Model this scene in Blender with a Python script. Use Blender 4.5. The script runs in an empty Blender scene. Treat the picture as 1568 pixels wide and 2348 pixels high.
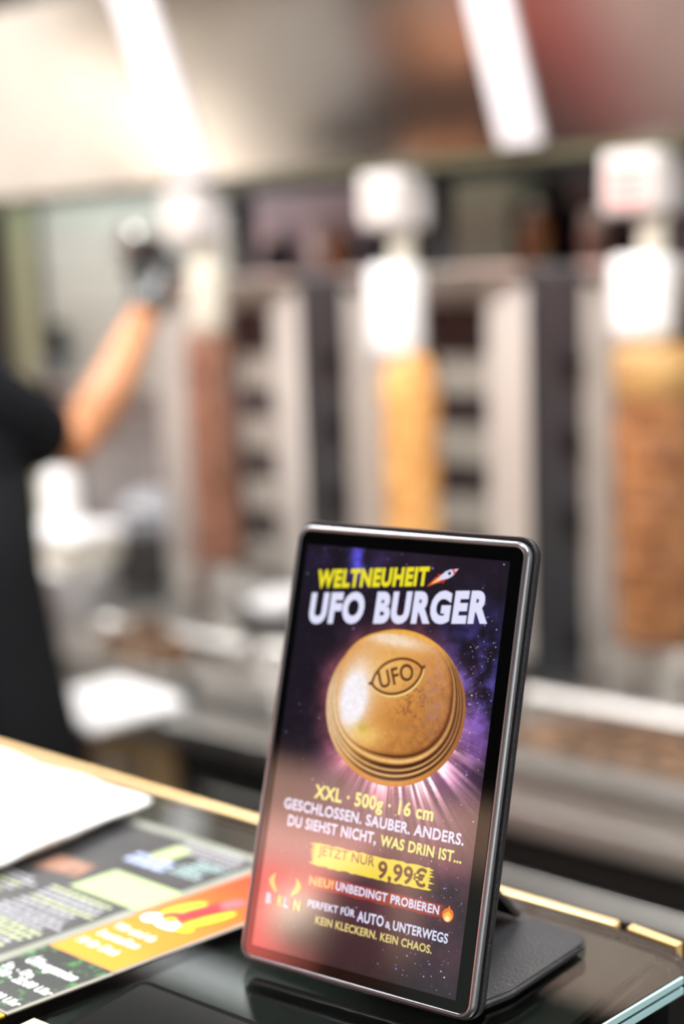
import bpy, bmesh, math, random
import numpy as np
from mathutils import Vector, Matrix, noise as mnoise

random.seed(7)
rng = np.random.default_rng(11)
sc = bpy.context.scene
COL = sc.collection
R = math.radians

# ------------------------------------------------------------------ camera
CAMZ = 1.57
yaw, pitch, roll = R(39.70336708), R(9.46319824), R(1.98165314)
fwd = Vector((-math.sin(yaw)*math.cos(pitch), math.cos(yaw)*math.cos(pitch), -math.sin(pitch)))
rt = Vector((math.cos(yaw), math.sin(yaw), 0))
dn = fwd.cross(rt)
r2 = rt*math.cos(roll) + dn*math.sin(roll)
d2 = -rt*math.sin(roll) + dn*math.cos(roll)
cd = bpy.data.cameras.new('camera')
cam = bpy.data.objects.new('camera', cd)
COL.objects.link(cam)
m = Matrix((r2, -d2, -fwd)).transposed().to_4x4()
m.translation = (0, 0, CAMZ)
cam.matrix_world = m
cd.sensor_fit = 'VERTICAL'
cd.sensor_height = 36.0
cd.sensor_width = 24.0
cd.lens = 50.0
cd.clip_start = 0.02
cd.clip_end = 200
cd.dof.use_dof = True
cd.dof.focus_distance = 0.612
cd.dof.aperture_fstop = 2.85
sc.camera = cam

# ------------------------------------------------------------------ world, sun, lamps, exposure
w = bpy.data.worlds.new('sky')
sc.world = w
w.use_nodes = True
nt = w.node_tree
bg = nt.nodes['Background']
sky = nt.nodes.new('ShaderNodeTexSky')
sky.sky_type = 'HOSEK_WILKIE'
sky.sun_direction = (-0.35, 0.72, 0.62)
sky.turbidity = 4.0
sky.ground_albedo = 0.4
hs = nt.nodes.new('ShaderNodeHueSaturation')
hs.inputs['Saturation'].default_value = 0.35
nt.links.new(sky.outputs[0], hs.inputs['Color'])
nt.links.new(hs.outputs[0], bg.inputs['Color'])
bg.inputs['Strength'].default_value = 1.1

sd = bpy.data.lights.new('sun', 'SUN')
sd.energy = 30.0
sd.angle = R(1.0)
sd.color = (1.0, 0.97, 0.93)
so = bpy.data.objects.new('sun', sd)
COL.objects.link(so)
so.rotation_euler = Vector((0.35, -0.72, -0.62)).to_track_quat('-Z', 'Y').to_euler()

sc.view_settings.view_transform = 'Standard'
sc.view_settings.look = 'None'
sc.view_settings.gamma = 1.0
sc.view_settings.use_curve_mapping = False
sc.view_settings.exposure = 0.0
sc.cycles.use_denoising = True
sc.cycles.max_bounces = 10
sc.cycles.caustics_reflective = False
sc.cycles.caustics_refractive = False
sc.cycles.sample_clamp_indirect = 8.0

CEIL_W = 50.0       # each ceiling panel
HOOD_W = 3.5        # each lamp added inside the hood

# ------------------------------------------------------------------ helpers
def lin(c):
    def f(x):
        x = x/255.0
        return x/12.92 if x <= 0.04045 else ((x+0.055)/1.055)**2.4
    return (f(c[0]), f(c[1]), f(c[2]), 1.0)

MATS = {}
def mat(name, rgb, rough=0.5, metal=0.0, spec=0.5, bump=0.0, bscale=50.0, var=0.0, vscale=8.0, rgb2=None,
        trans=0.0, ior=1.5, coat=0.0, aniso=None):
    """plain procedural material: base colour broken up by noise, optional bump"""
    m = bpy.data.materials.new(name)
    m.use_nodes = True
    n = m.node_tree.nodes
    L = m.node_tree.links
    b = n['Principled BSDF']
    b.inputs['Base Color'].default_value = lin(rgb)
    b.inputs['Roughness'].default_value = rough
    b.inputs['Metallic'].default_value = metal
    b.inputs['Specular IOR Level'].default_value = spec
    b.inputs['IOR'].default_value = ior
    b.inputs['Transmission Weight'].default_value = trans
    b.inputs['Coat Weight'].default_value = coat
    tc = n.new('ShaderNodeTexCoord')
    if rgb2 or var:
        t = n.new('ShaderNodeTexNoise')
        t.inputs['Scale'].default_value = vscale
        t.inputs['Detail'].default_value = 5
        L.new(tc.outputs['Object'], t.inputs['Vector'])
        mx = n.new('ShaderNodeMix')
        mx.data_type = 'RGBA'
        ramp = n.new('ShaderNodeMapRange')
        ramp.inputs['From Min'].default_value = 0.35
        ramp.inputs['From Max'].default_value = 0.65
        L.new(t.outputs['Fac'], ramp.inputs['Value'])
        L.new(ramp.outputs[0], mx.inputs['Factor'])
        c2 = rgb2 if rgb2 else tuple(min(255, max(0, x*(1-var))) for x in rgb)
        mx.inputs['A'].default_value = lin(rgb)
        mx.inputs['B'].default_value = lin(c2)
        L.new(mx.outputs['Result'], b.inputs['Base Color'])
    if bump:
        t2 = n.new('ShaderNodeTexNoise')
        t2.inputs['Scale'].default_value = bscale
        t2.inputs['Detail'].default_value = 4
        if aniso:
            mp = n.new('ShaderNodeMapping')
            mp.inputs['Scale'].default_value = aniso
            L.new(tc.outputs['Object'], mp.inputs['Vector'])
            L.new(mp.outputs[0], t2.inputs['Vector'])
        else:
            L.new(tc.outputs['Object'], t2.inputs['Vector'])
        bp = n.new('ShaderNodeBump')
        bp.inputs['Strength'].default_value = bump
        bp.inputs['Distance'].default_value = 0.002
        L.new(t2.outputs['Fac'], bp.inputs['Height'])
        L.new(bp.outputs[0], b.inputs['Normal'])
    MATS[name] = m
    return m

def tile_mat(name, rgb, grout, sx, sz, rough=0.25):
    m = bpy.data.materials.new(name)
    m.use_nodes = True
    n = m.node_tree.nodes
    L = m.node_tree.links
    b = n['Principled BSDF']
    b.inputs['Roughness'].default_value = rough
    tc = n.new('ShaderNodeTexCoord')
    sp = n.new('ShaderNodeSeparateXYZ')
    cb = n.new('ShaderNodeCombineXYZ')
    L.new(tc.outputs['Object'], sp.inputs[0])
    L.new(sp.outputs['X'], cb.inputs['X'])
    L.new(sp.outputs['Z'], cb.inputs['Y'])
    br = n.new('ShaderNodeTexBrick')
    br.offset = 0.0
    br.inputs['Scale'].default_value = 1.0
    br.inputs['Brick Width'].default_value = sx
    br.inputs['Row Height'].default_value = sz
    br.inputs['Mortar Size'].default_value = 0.006
    br.inputs['Color1'].default_value = lin(rgb)
    br.inputs['Color2'].default_value = lin(tuple(x*0.94 for x in rgb))
    br.inputs['Mortar'].default_value = lin(grout)
    L.new(cb.outputs[0], br.inputs['Vector'])
    L.new(br.outputs['Color'], b.inputs['Base Color'])
    MATS[name] = m
    return m

def screen_mat(name, rough=0.05, ior=2.2, strength=1.0):
    """lit display pixels behind glossy cover glass: colour comes from the picture attribute"""
    m = bpy.data.materials.new(name)
    m.use_nodes = True
    n = m.node_tree.nodes
    L = m.node_tree.links
    b = n['Principled BSDF']
    b.inputs['Base Color'].default_value = (0.004, 0.004, 0.005, 1)
    b.inputs['Roughness'].default_value = rough
    b.inputs['IOR'].default_value = ior
    at = n.new('ShaderNodeAttribute')
    at.attribute_name = 'col'
    L.new(at.outputs['Color'], b.inputs['Emission Color'])
    b.inputs['Emission Strength'].default_value = strength
    return m

def print_mat(name, rough=0.3):
    """printed colours on a flat sheet"""
    m = bpy.data.materials.new(name)
    m.use_nodes = True
    n = m.node_tree.nodes
    L = m.node_tree.links
    b = n['Principled BSDF']
    b.inputs['Roughness'].default_value = rough
    at = n.new('ShaderNodeAttribute')
    at.attribute_name = 'col'
    L.new(at.outputs['Color'], b.inputs['Base Color'])
    return m

def obj(name, bm_or_me, material=None, parent=None, smooth=False, loc=None):
    if isinstance(bm_or_me, bmesh.types.BMesh):
        me = bpy.data.meshes.new(name)
        bmesh.ops.recalc_face_normals(bm_or_me, faces=bm_or_me.faces)
        bm_or_me.to_mesh(me)
        bm_or_me.free()
    else:
        me = bm_or_me
        me.name = name
    o = bpy.data.objects.new(name, me)
    COL.objects.link(o)
    if material is not None:
        me.materials.append(material)
    if parent is not None:
        o.parent = parent
    if loc is not None:
        o.location = loc
    if smooth:
        for p in me.polygons:
            p.use_smooth = True
    return o

def smooth_by_angle(o, ang=35):
    me = o.data
    for p in me.polygons:
        p.use_smooth = True
    bm = bmesh.new()
    bm.from_mesh(me)
    for e in bm.edges:
        if len(e.link_faces) == 2 and e.calc_face_angle(0) > R(ang):
            e.smooth = False
    bm.to_mesh(me)
    bm.free()
    return o

def thing(name, label, cat, loc=(0, 0, 0), rotz=0, group=None):
    o = bpy.data.objects.new(name, None)
    o.empty_display_size = 0.05
    COL.objects.link(o)
    o.location = loc
    o.rotation_euler = (0, 0, rotz)
    return tag(o, label, cat, group)

def tag(o, label, cat, group=None):
    o['label'] = label
    o['category'] = cat
    if group:
        o['group'] = group
    return o

def struct(o, label=None, cat=None):
    o['kind'] = 'structure'
    if label:
        o['label'] = label
    if cat:
        o['category'] = cat
    return o

def B():
    return bmesh.new()

def box(bm, x0, x1, y0, y1, z0, z1, bev=0.0, seg=2):
    r = bmesh.ops.create_cube(bm, size=1.0)
    vs = r['verts']
    for v in vs:
        v.co.x = x0 + (v.co.x+0.5)*(x1-x0)
        v.co.y = y0 + (v.co.y+0.5)*(y1-y0)
        v.co.z = z0 + (v.co.z+0.5)*(z1-z0)
    if bev > 0:
        es = list({e for v in vs for e in v.link_edges})
        bmesh.ops.bevel(bm, geom=es, offset=bev, segments=seg, affect='EDGES', profile=0.5)
    return bm

def cyl(bm, p0, p1, r0, r1=None, seg=24, caps=True):
    r1 = r0 if r1 is None else r1
    p0, p1 = Vector(p0), Vector(p1)
    d = p1-p0
    q = d.to_track_quat('Z', 'Y').to_matrix().to_4x4()
    q.translation = (p0+p1)/2
    bmesh.ops.create_cone(bm, cap_ends=caps, segments=seg, radius1=r0, radius2=r1, depth=d.length, matrix=q)
    return bm

def lathe(bm, prof, seg=48, c=(0, 0, 0), cap=True, disp=None):
    """prof = [(r,z)...]"""
    rings = []
    for (r, z) in prof:
        ring = []
        for k in range(seg):
            a = 2*math.pi*k/seg
            rr = r
            if disp:
                rr = r*(1+disp(a, z))
            ring.append(bm.verts.new((c[0]+rr*math.cos(a), c[1]+rr*math.sin(a), c[2]+z)))
        rings.append(ring)
    for i in range(len(rings)-1):
        for k in range(seg):
            k2 = (k+1) % seg
            bm.faces.new((rings[i][k], rings[i][k2], rings[i+1][k2], rings[i+1][k]))
    if cap:
        bm.faces.new(list(reversed(rings[0])))
        bm.faces.new(rings[-1])
    return bm

def prism(bm, pts, z0, z1):
    a = [bm.verts.new((x, y, z0)) for x, y in pts]
    b = [bm.verts.new((x, y, z1)) for x, y in pts]
    n = len(pts)
    bm.faces.new(list(reversed(a)))
    bm.faces.new(b)
    for i in range(n):
        j = (i+1) % n
        bm.faces.new((a[i], a[j], b[j], b[i]))
    return bm

def sheet(bm, pts3, thick, nrm):
    """a plate: 3-D polygon pts3 thickened by thick along nrm"""
    nrm = Vector(nrm).normalized()*thick
    a = [bm.verts.new(Vector(p)) for p in pts3]
    b = [bm.verts.new(Vector(p)+nrm) for p in pts3]
    n = len(a)
    bm.faces.new(list(reversed(a)))
    bm.faces.new(b)
    for i in range(n):
        j = (i+1) % n
        bm.faces.new((a[i], a[j], b[j], b[i]))
    return bm

def rrect(w, h, r, seg=8, x0=0, y0=0):
    pts = []
    for (cx, cy, a0) in ((w-r, r, -90), (w-r, h-r, 0), (r, h-r, 90), (r, r, 180)):
        for k in range(seg+1):
            a = R(a0 + 90*k/seg)
            pts.append((x0+cx+r*math.cos(a), y0+cy+r*math.sin(a)))
    return pts

def loops(bm, lps, close0=False, close1=False):
    """bridge equal-length closed loops of 3-D points"""
    vv = [[bm.verts.new(p) for p in lp] for lp in lps]
    n = len(vv[0])
    for i in range(len(vv)-1):
        for k in range(n):
            k2 = (k+1) % n
            bm.faces.new((vv[i][k], vv[i][k2], vv[i+1][k2], vv[i+1][k]))
    if close0:
        bm.faces.new(list(reversed(vv[0])))
    if close1:
        bm.faces.new(vv[-1])
    return bm

def frame_loops(bm, w, h, r, prof, seg=8, x0=0, y0=0, c0=False, c1=False):
    """sweep profile [(inset, z)] round a rounded rectangle"""
    lps = []
    for ins, z in prof:
        p = rrect(w-2*ins, h-2*ins, max(0.0004, r-ins), seg, x0+ins, y0+ins)
        lps.append([(x, y, z) for x, y in p])
    return loops(bm, lps, c0, c1)

def setcol(me, cols_per_face):
    """cols_per_face: linear rgba per polygon"""
    at = me.color_attributes.new('col', 'FLOAT_COLOR', 'CORNER')
    arr = np.zeros((len(me.loops), 4), dtype=np.float32)
    for p in me.polygons:
        arr[p.loop_start:p.loop_start+p.loop_total] = cols_per_face[p.index]
    at.data.foreach_set('color', arr.ravel())

def polys(name, items, material, parent=None):
    """items = [(pts[(x,y)], z, rgb255)] -> flat coloured polygons in one mesh"""
    vs, fs, cs = [], [], []
    for pts, z, c in items:
        i0 = len(vs)
        vs += [(x, y, z) for x, y in pts]
        fs.append(tuple(range(i0, i0+len(pts))))
        cs.append(lin(c))
    me = bpy.data.meshes.new(name)
    me.from_pydata(vs, [], fs)
    setcol(me, cs)
    # facing +z
    bm = bmesh.new(); bm.from_mesh(me)
    for f in bm.faces:
        f.normal_update()
        if f.normal.z < 0:
            f.normal_flip()
    bm.to_mesh(me); bm.free()
    return obj(name, me, material, parent)

def grid_picture(name, x0, x1, y0, y1, nx, ny, z, fn, material, parent):
    xs = np.linspace(x0, x1, nx); ys = np.linspace(y0, y1, ny)
    X, Y = np.meshgrid(xs, ys)
    rgb = fn(X, Y)
    return mesh_picture(name, X, Y, z, rgb, material, parent, False)

def mesh_picture(name, X, Y, z, rgb, material, parent, wrap):
    ny, nx = X.shape
    co = np.stack([X.ravel(), Y.ravel(), np.full(X.size, z)], 1)
    idx = np.arange(X.size).reshape(ny, nx)
    if wrap:
        a = idx; b = np.roll(idx, -1, 1)
        q = np.stack([a[:-1].ravel(), b[:-1].ravel(), b[1:].ravel(), a[1:].ravel()], 1)
    else:
        q = np.stack([idx[:-1, :-1].ravel(), idx[:-1, 1:].ravel(), idx[1:, 1:].ravel(), idx[1:, :-1].ravel()], 1)
    me = bpy.data.meshes.new(name)
    me.from_pydata(co.tolist(), [], q.tolist())
    at = me.color_attributes.new('col', 'FLOAT_COLOR', 'POINT')
    c = np.clip(rgb.reshape(-1, 3), 0, 255)/255.0
    c = np.where(c <= 0.04045, c/12.92, ((c+0.055)/1.055)**2.4)
    c4 = np.concatenate([c, np.ones((len(c), 1))], 1).astype(np.float32)
    at.data.foreach_set('color', c4.ravel())
    bm = bmesh.new(); bm.from_mesh(me)
    bm.normal_update()
    for f in bm.faces:
        if f.normal.z < 0:
            f.normal_flip()
    bm.to_mesh(me); bm.free()
    return obj(name, me, material, parent)

_perm = rng.random((256, 256))
def vnoise(x, y):
    xi = np.floor(x).astype(int); yi = np.floor(y).astype(int)
    fx = x-xi; fy = y-yi
    fx = fx*fx*(3-2*fx); fy = fy*fy*(3-2*fy)
    g = lambda a, b: _perm[a % 256, b % 256]
    return (g(xi, yi)*(1-fx)+g(xi+1, yi)*fx)*(1-fy) + (g(xi, yi+1)*(1-fx)+g(xi+1, yi+1)*fx)*fy
def fbm(x, y, o=5):
    s = 0; a = 0.5; t = 0
    for k in range(o):
        s = s+a*vnoise(x+17.3*k, y+9.1*k); t += a
        x = x*2.03; y = y*2.03; a *= 0.55
    return s/t

_txt = {}
def text_pts(body, bold=0.0):
    key = (body, bold)
    if key in _txt:
        return _txt[key]
    cu = bpy.data.curves.new('lettering', 'FONT')
    cu.body = body
    cu.size = 1.0
    cu.offset = bold
    cu.space_character = 1.0 + 2.4*max(0.0, bold)
    cu.resolution_u = 4
    o = bpy.data.objects.new('lettering', cu)
    COL.objects.link(o)
    dg = bpy.context.evaluated_depsgraph_get()
    me = bpy.data.meshes.new_from_object(o.evaluated_get(dg))
    v = np.array([x.co[:2] for x in me.vertices])
    f = [tuple(p.vertices) for p in me.polygons]
    bpy.data.objects.remove(o); bpy.data.curves.remove(cu); bpy.data.meshes.remove(me)
    _txt[key] = (v, f)
    return v, f

def lettering(name, body, p0, p1, h, z, rgb, material, parent=None, bold=0.02, shear=0.0, capref=None, yshear=0.0):
    """one line of text whose baseline runs p0->p1 (fills that length); h = cap height"""
    v, f = text_pts(body, bold)
    vc, _ = text_pts(capref or 'H', bold)
    ch = vc[:, 1].max(); cb = vc[:, 1].min()
    x = (v[:, 0]-v[:, 0].min())/(v[:, 0].max()-v[:, 0].min())
    y = (v[:, 1]-max(cb, 0)*0)/ch*h
    p0 = np.array(p0, float); p1 = np.array(p1, float)
    d = p1-p0
    ln = np.linalg.norm(d); ux = d/ln; uy = np.array([-ux[1], ux[0]])
    X = x*ln + shear*y
    co = p0[None]+X[:, None]*ux[None]+y[:, None]*uy[None]
    co3 = [(a+yshear*b, b, z) for a, b in co]
    me = bpy.data.meshes.new(name)
    me.from_pydata(co3, [], f)
    bm = bmesh.new(); bm.from_mesh(me)
    bm.normal_update()
    for fa in bm.faces:
        if fa.normal.z < 0:
            fa.normal_flip()
    bm.to_mesh(me); bm.free()
    setcol(me, [lin(rgb)]*len(me.polygons))
    return obj(name, me, material, parent)

def ellipse(cx, cy, a, b, ang=0, n=28):
    c, s = math.cos(ang), math.sin(ang)
    return [(cx+a*math.cos(t)*c-b*math.sin(t)*s, cy+a*math.cos(t)*s+b*math.sin(t)*c)
            for t in [2*math.pi*k/n for k in range(n)]]

def skin_mesh(name, chains, sub=2, root=0):
    """chains: list of (points, radii); points shared by coordinate are welded -> one continuous skinned mesh"""
    bm = bmesh.new()
    lay = bm.verts.layers.skin.verify()
    cache = {}
    first = None
    for pts, rad in chains:
        prev = None
        for p, r in zip(pts, rad):
            k = tuple(round(c, 4) for c in p)
            if k not in cache:
                v = bm.verts.new(p)
                rr = r if isinstance(r, tuple) else (r, r)
                v[lay].radius = rr
                cache[k] = v
                if first is None:
                    first = v
                    v[lay].use_root = True
            v = cache[k]
            if prev is not None and prev is not v and bm.edges.get((prev, v)) is None:
                bm.edges.new((prev, v))
            prev = v
    me = bpy.data.meshes.new(name)
    bm.to_mesh(me); bm.free()
    o = bpy.data.objects.new(name, me)
    COL.objects.link(o)
    s = o.modifiers.new('skin', 'SKIN'); s.use_smooth_shade = True
    ss = o.modifiers.new('sub', 'SUBSURF'); ss.levels = sub; ss.render_levels = sub
    dg = bpy.context.evaluated_depsgraph_get()
    out = bpy.data.meshes.new_from_object(o.evaluated_get(dg))
    bpy.data.objects.remove(o); bpy.data.meshes.remove(me)
    for p in out.polygons:
        p.use_smooth = True
    return out

def copy_thing(root, loc):
    r = root.copy(); COL.objects.link(r); r.location = loc
    for ch in list(root.children):
        c = ch.copy(); COL.objects.link(c); c.parent = r
        for g in list(ch.children):
            d = g.copy(); COL.objects.link(d); d.parent = c
    return r

# ------------------------------------------------------------------ materials
M_steel = mat('brushed steel', (205, 203, 200), 0.32, 1.0, bump=0.06, bscale=60, aniso=(1, 1, 30), rgb2=(190, 187, 183), vscale=3)
M_hoodsteel = mat('hood steel', (212, 209, 205), 0.20, 1.0, bump=0.03, bscale=20, aniso=(1, 1, 1), rgb2=(192, 186, 182), vscale=2.5)
M_wing = mat('satin steel sheet', (234, 227, 220), 0.36, 0.35, rgb2=(222, 213, 206), vscale=3)
M_strip = mat('pale raised strip', (236, 235, 240), 0.35, 0.0)
M_lip = mat('dark lip with olive reflection colour', (78, 78, 52), 0.5, 0.0, rgb2=(58, 54, 42), vscale=1.5)  # olive tone stands in for a reflection along the hood's lower edge
M_darkmetal = mat('charcoal steel', (54, 55, 58), 0.45, 0.3, rgb2=(42, 43, 46), vscale=4)
M_black = mat('black plastic', (22, 22, 24), 0.45)
M_blackgloss = mat('black gloss', (16, 17, 18), 0.05, ior=1.6)
M_white = mat('white plastic', (244, 243, 243), 0.35)
M_cream = mat('cream plastic', (206, 200, 184), 0.4)
M_motor = mat('light grey enamel', (208, 202, 200), 0.4)
M_ceramic = mat('burner ceramic', (176, 170, 160), 0.75, rgb2=(150, 143, 134), vscale=60, bump=0.4, bscale=160)
M_burnframe = mat('burner housing', (70, 60, 60), 0.5, 0.3, rgb2=(54, 46, 46), vscale=20)
M_meat_dark = mat('browned beef', (150, 104, 82), 0.5, rgb2=(106, 68, 50), vscale=34, bump=0.9, bscale=90)
M_meat_gold = mat('golden chicken', (236, 182, 112), 0.45, rgb2=(196, 132, 66), vscale=30, bump=0.9, bscale=90)
M_meat_tan = mat('roasted veal', (166, 114, 70), 0.45, rgb2=(116, 72, 40), vscale=26, bump=0.9, bscale=80)
M_fat = mat('tan fat layer', (186, 148, 90), 0.5, rgb2=(160, 120, 70), vscale=30, bump=0.6, bscale=70)
M_scrap = mat('shaved meat', (128, 98, 72), 0.6, rgb2=(74, 56, 42), vscale=30, bump=1.0, bscale=120)
M_wallblack = mat('black splashback', (38, 37, 37), 0.35, rgb2=(30, 30, 30), vscale=2)
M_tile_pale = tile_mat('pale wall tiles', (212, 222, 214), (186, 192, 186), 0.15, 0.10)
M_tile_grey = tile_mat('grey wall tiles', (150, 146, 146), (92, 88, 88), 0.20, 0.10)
M_floor = mat('dark floor tiles', (28, 28, 30), 0.45, rgb2=(21, 21, 23), vscale=5)
M_ceil = mat('dark ceiling', (70, 70, 72), 0.8)
M_sidewall = mat('plaster', (196, 192, 186), 0.8, rgb2=(182, 178, 172), vscale=2)
M_greendoor = mat('pale green paint', (186, 196, 164), 0.4, rgb2=(172, 184, 150), vscale=2)
M_darktrim = mat('dark trim', (30, 32, 38), 0.5)
M_tan = mat('bamboo veneer', (214, 186, 142), 0.55, rgb2=(188, 158, 116), vscale=12)
M_paper = mat('white paper', (250, 250, 250), 0.7)
M_brass = mat('warm brass profile', (242, 206, 146), 0.35, 0.3, rgb2=(230, 192, 130), vscale=8)
M_glass = mat('counter glass', (214, 228, 222), 0.02, 0.0, trans=1.0, ior=1.5)
M_edge = mat('polished edge glow colour', (176, 214, 222), 0.12, 0.0, spec=0.8)  # pale cyan stands in for light refracted along the glass edge
M_leather = mat('black case leather', (30, 31, 36), 0.45, rgb2=(24, 24, 28), vscale=120, bump=0.35, bscale=700)
M_rim = mat('silver tablet frame', (132, 135, 142), 0.25, 0.65)
M_skin = mat('skin', (188, 130, 88), 0.5, rgb2=(172, 114, 74), vscale=12)
M_blackfront = mat('black cabinet front', (14, 14, 15), 0.5)
M_cloth = mat('black cotton', (9, 10, 14), 0.9, spec=0.15, rgb2=(13, 14, 19), vscale=8, bump=0.3, bscale=250)
M_apron = mat('black apron cloth', (10, 11, 14), 0.9, spec=0.15, rgb2=(14, 15, 18), vscale=6)
M_glove = mat('black rubber glove', (18, 18, 20), 0.3)
M_hair = mat('dark hair', (30, 24, 20), 0.5, bump=0.6, bscale=120)
M_trouser = mat('dark trousers', (14, 15, 19), 0.9, spec=0.15)
M_amber = mat('amber glass', (150, 84, 16), 0.08, 0.0, spec=0.7, coat=0.5)
M_lilac = mat('lilac carton', (196, 184, 196), 0.6, rgb2=(180, 166, 180), vscale=5)
M_palegreen = mat('pale green carton', (206, 212, 192), 0.6)
M_red = mat('red reflector', (206, 40, 44), 0.5)
M_pink = mat('red reflection colour', (248, 112, 102), 0.5)
M_screen = screen_mat('lit display')
M_print = print_mat('printed sheet')
M_bezel = mat('black bezel glass', (6, 7, 9), 0.05, ior=1.7)

# ------------------------------------------------------------------ room
ZG = 1.2455
Z_WORK = 0.82
XL, XR, YF, YB, ZC = -4.6, 3.0, -1.2, 2.85, 2.7
bm = B(); box(bm, XL, XR, YF, YB, -0.1, 0); struct(obj('floor', bm, M_floor))
bm = B(); box(bm, XL-0.15, XR+0.15, YF, YB+0.15, ZC, ZC+0.15); struct(obj('ceiling', bm, M_ceil))
# back wall: pale tiles above, grey tiles below at the left; black splashback behind the grills
bm = B(); box(bm, XL-0.15, XR+0.15, YB, YB+0.15, -0.1, ZC); wb = struct(obj('wall_back', bm, M_sidewall))
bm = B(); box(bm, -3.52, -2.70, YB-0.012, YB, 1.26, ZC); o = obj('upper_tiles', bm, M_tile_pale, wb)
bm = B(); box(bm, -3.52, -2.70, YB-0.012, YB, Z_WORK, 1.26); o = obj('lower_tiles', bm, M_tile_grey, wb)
bm = B(); box(bm, -2.70, XR, YB-0.02, YB, 0, ZC); o = obj('splashback', bm, M_wallblack, wb)
bm = B(); box(bm, -3.655, -3.525, YB-0.03, YB, 0, 2.1, 0.004); struct(obj('door_1', bm, M_greendoor))
bm = B(); box(bm, -4.2, -3.66, YB-0.06, YB, 0, ZC, 0.004); struct(obj('trim_1', bm, M_darktrim))
bm = B(); box(bm, -3.525, -3.512, YB-0.035, YB, 0, ZC, 0.002); struct(obj('trim_2', bm, M_darktrim))
bm = B()
box(bm, XR, XR+0.15, YF, -0.4, -0.1, ZC); box(bm, XR, XR+0.15, 2.5, YB, -0.1, ZC)
box(bm, XR, XR+0.15, -0.4, 2.5, -0.1, 0.35); box(bm, XR, XR+0.15, -0.4, 2.5, 2.4, ZC)
struct(obj('wall_right', bm, M_sidewall))
bm = B()
for y in (-0.4, 0.55, 1.5, 2.44):
    box(bm, XR+0.04, XR+0.10, y, y+0.06, 0.35, 2.4)
box(bm, XR+0.04, XR+0.10, -0.4, 2.5, 0.35, 0.41); box(bm, XR+0.04, XR+0.10, -0.4, 2.5, 2.34, 2.4)
struct(obj('added_window', bm, M_darktrim))  # window invented to give the tablet edge a bright reflection
# left wall with a wide window opening
bm = B()
box(bm, XL-0.15, XL, YF, -0.2, -0.1, ZC); box(bm, XL-0.15, XL, 2.5, YB, -0.1, ZC)
box(bm, XL-0.15, XL, -0.2, 2.5, -0.1, 0.35); box(bm, XL-0.15, XL, -0.2, 2.5, 2.35, ZC)
struct(obj('wall_left', bm, M_sidewall))
bm = B()
for y in (-0.2, 1.12, 2.44):
    box(bm, XL-0.10, XL-0.04, y, y+0.06, 0.35, 2.35)
box(bm, XL-0.10, XL-0.04, -0.2, 2.5, 0.35, 0.41); box(bm, XL-0.10, XL-0.04, -0.2, 2.5, 2.29, 2.35)
struct(obj('window_1', bm, M_darktrim))
# shop front header over the open serving side
bm = B(); box(bm, XL, XR, YF-0.1, YF, 2.3, ZC+0.15); struct(obj('wall_front', bm, M_darkmetal))

# ------------------------------------------------------------------ street outside
M_pave = mat('pavement', (176, 172, 165), 0.85, rgb2=(164, 160, 153), vscale=3)
M_facade = mat('beige facade', (142, 112, 94), 0.85, rgb2=(126, 98, 82), vscale=2)
M_window = mat('dark shop window', (46, 50, 48), 0.1)
M_rose = mat('pale rose awning', (206, 152, 140), 0.8)
bm = B(); box(bm, -12, XL-0.16, -6, 8, -0.12, -0.09); struct(obj('reflector', bm, mat('pale terrace slabs', (150, 147, 141), 0.8, rgb2=(141, 137, 131), vscale=2)), 'pale terrace slabs outside the left shop window', 'reflector')  # unseen slabs added to bounce daylight onto the hood's left end
bm = B(); box(bm, -30, 30, -14, YF, -0.2, -0.1)
box(bm, -30, XL-0.15, YF, 14, -0.2, -0.1); box(bm, XR+0.15, 30, YF, 14, -0.2, -0.1); struct(obj('ground', bm, M_pave), 'grey street pavement in front of the shop', 'pavement')
nb_ = thing('building', 'unseen white wall added beyond the right window to reflect sunlight inside', 'building', (6.2, 1.0, -0.1))
bm = B(); box(bm, 0, 0.3, -4.5, 4.5, 0, 5.0); obj('facade', bm, mat('white stucco', (232, 230, 226), 0.8), nb_)  # sunlit wall invented as a reflector to brighten the tablet edge
bm = B(); box(bm, -0.04, 0, -1.6, -0.6, 1.0, 2.4, 0.01); obj('shutter', bm, M_darktrim, nb_)
bm = B(); box(bm, -0.04, 0, 2.2, 3.2, 1.0, 2.4, 0.01); obj('shutter', bm, M_darktrim, nb_)
fb = thing('building', 'beige street building with red cloth added for the screen reflection, across from the counter', 'building', (0, -9, -0.1))
bm = B(); box(bm, -16, 8, -0.6, 0, 0, 7); obj('facade', bm, M_facade, fb)
bm = B(); box(bm, -3.9, 7.5, 0.0, 0.05, 0.4, 3.0); obj('shop_window', bm, M_window, fb)
bm = B()
sheet(bm, [(-12, 0, 3.0), (-4.25, 0, 3.0), (-4.25, 0.9, 2.55), (-12, 0.9, 2.55)], 0.03, (0, 0.4, 0.9))
obj('added_awning_top', bm, M_rose, fb)
bm = B(); box(bm, -12, -4.25, 0.88, 0.92, 1.2, 2.55); obj('added_awning_curtain', bm, M_pink, fb)  # red cloth added so the screen mirrors a red patch
gl = thing('added_globe', 'unseen beige globe on a pole, added for an oval screen reflection', 'lamp', (-3.36, -5.9, -0.02))
bm = B(); cyl(bm, (0, 0, 0), (0, 0, 1.8), 0.03); obj('pole', bm, M_darkmetal, gl)  # invented globe on a pole, mirrored as a pale oval in the screen
bm = B(); bmesh.ops.create_uvsphere(bm, u_segments=24, v_segments=16, radius=0.17, matrix=Matrix.Translation((0, 0, 1.93)))
obj('globe', bm, mat('beige globe', (240, 214, 194), 0.5), gl, True)
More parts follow.
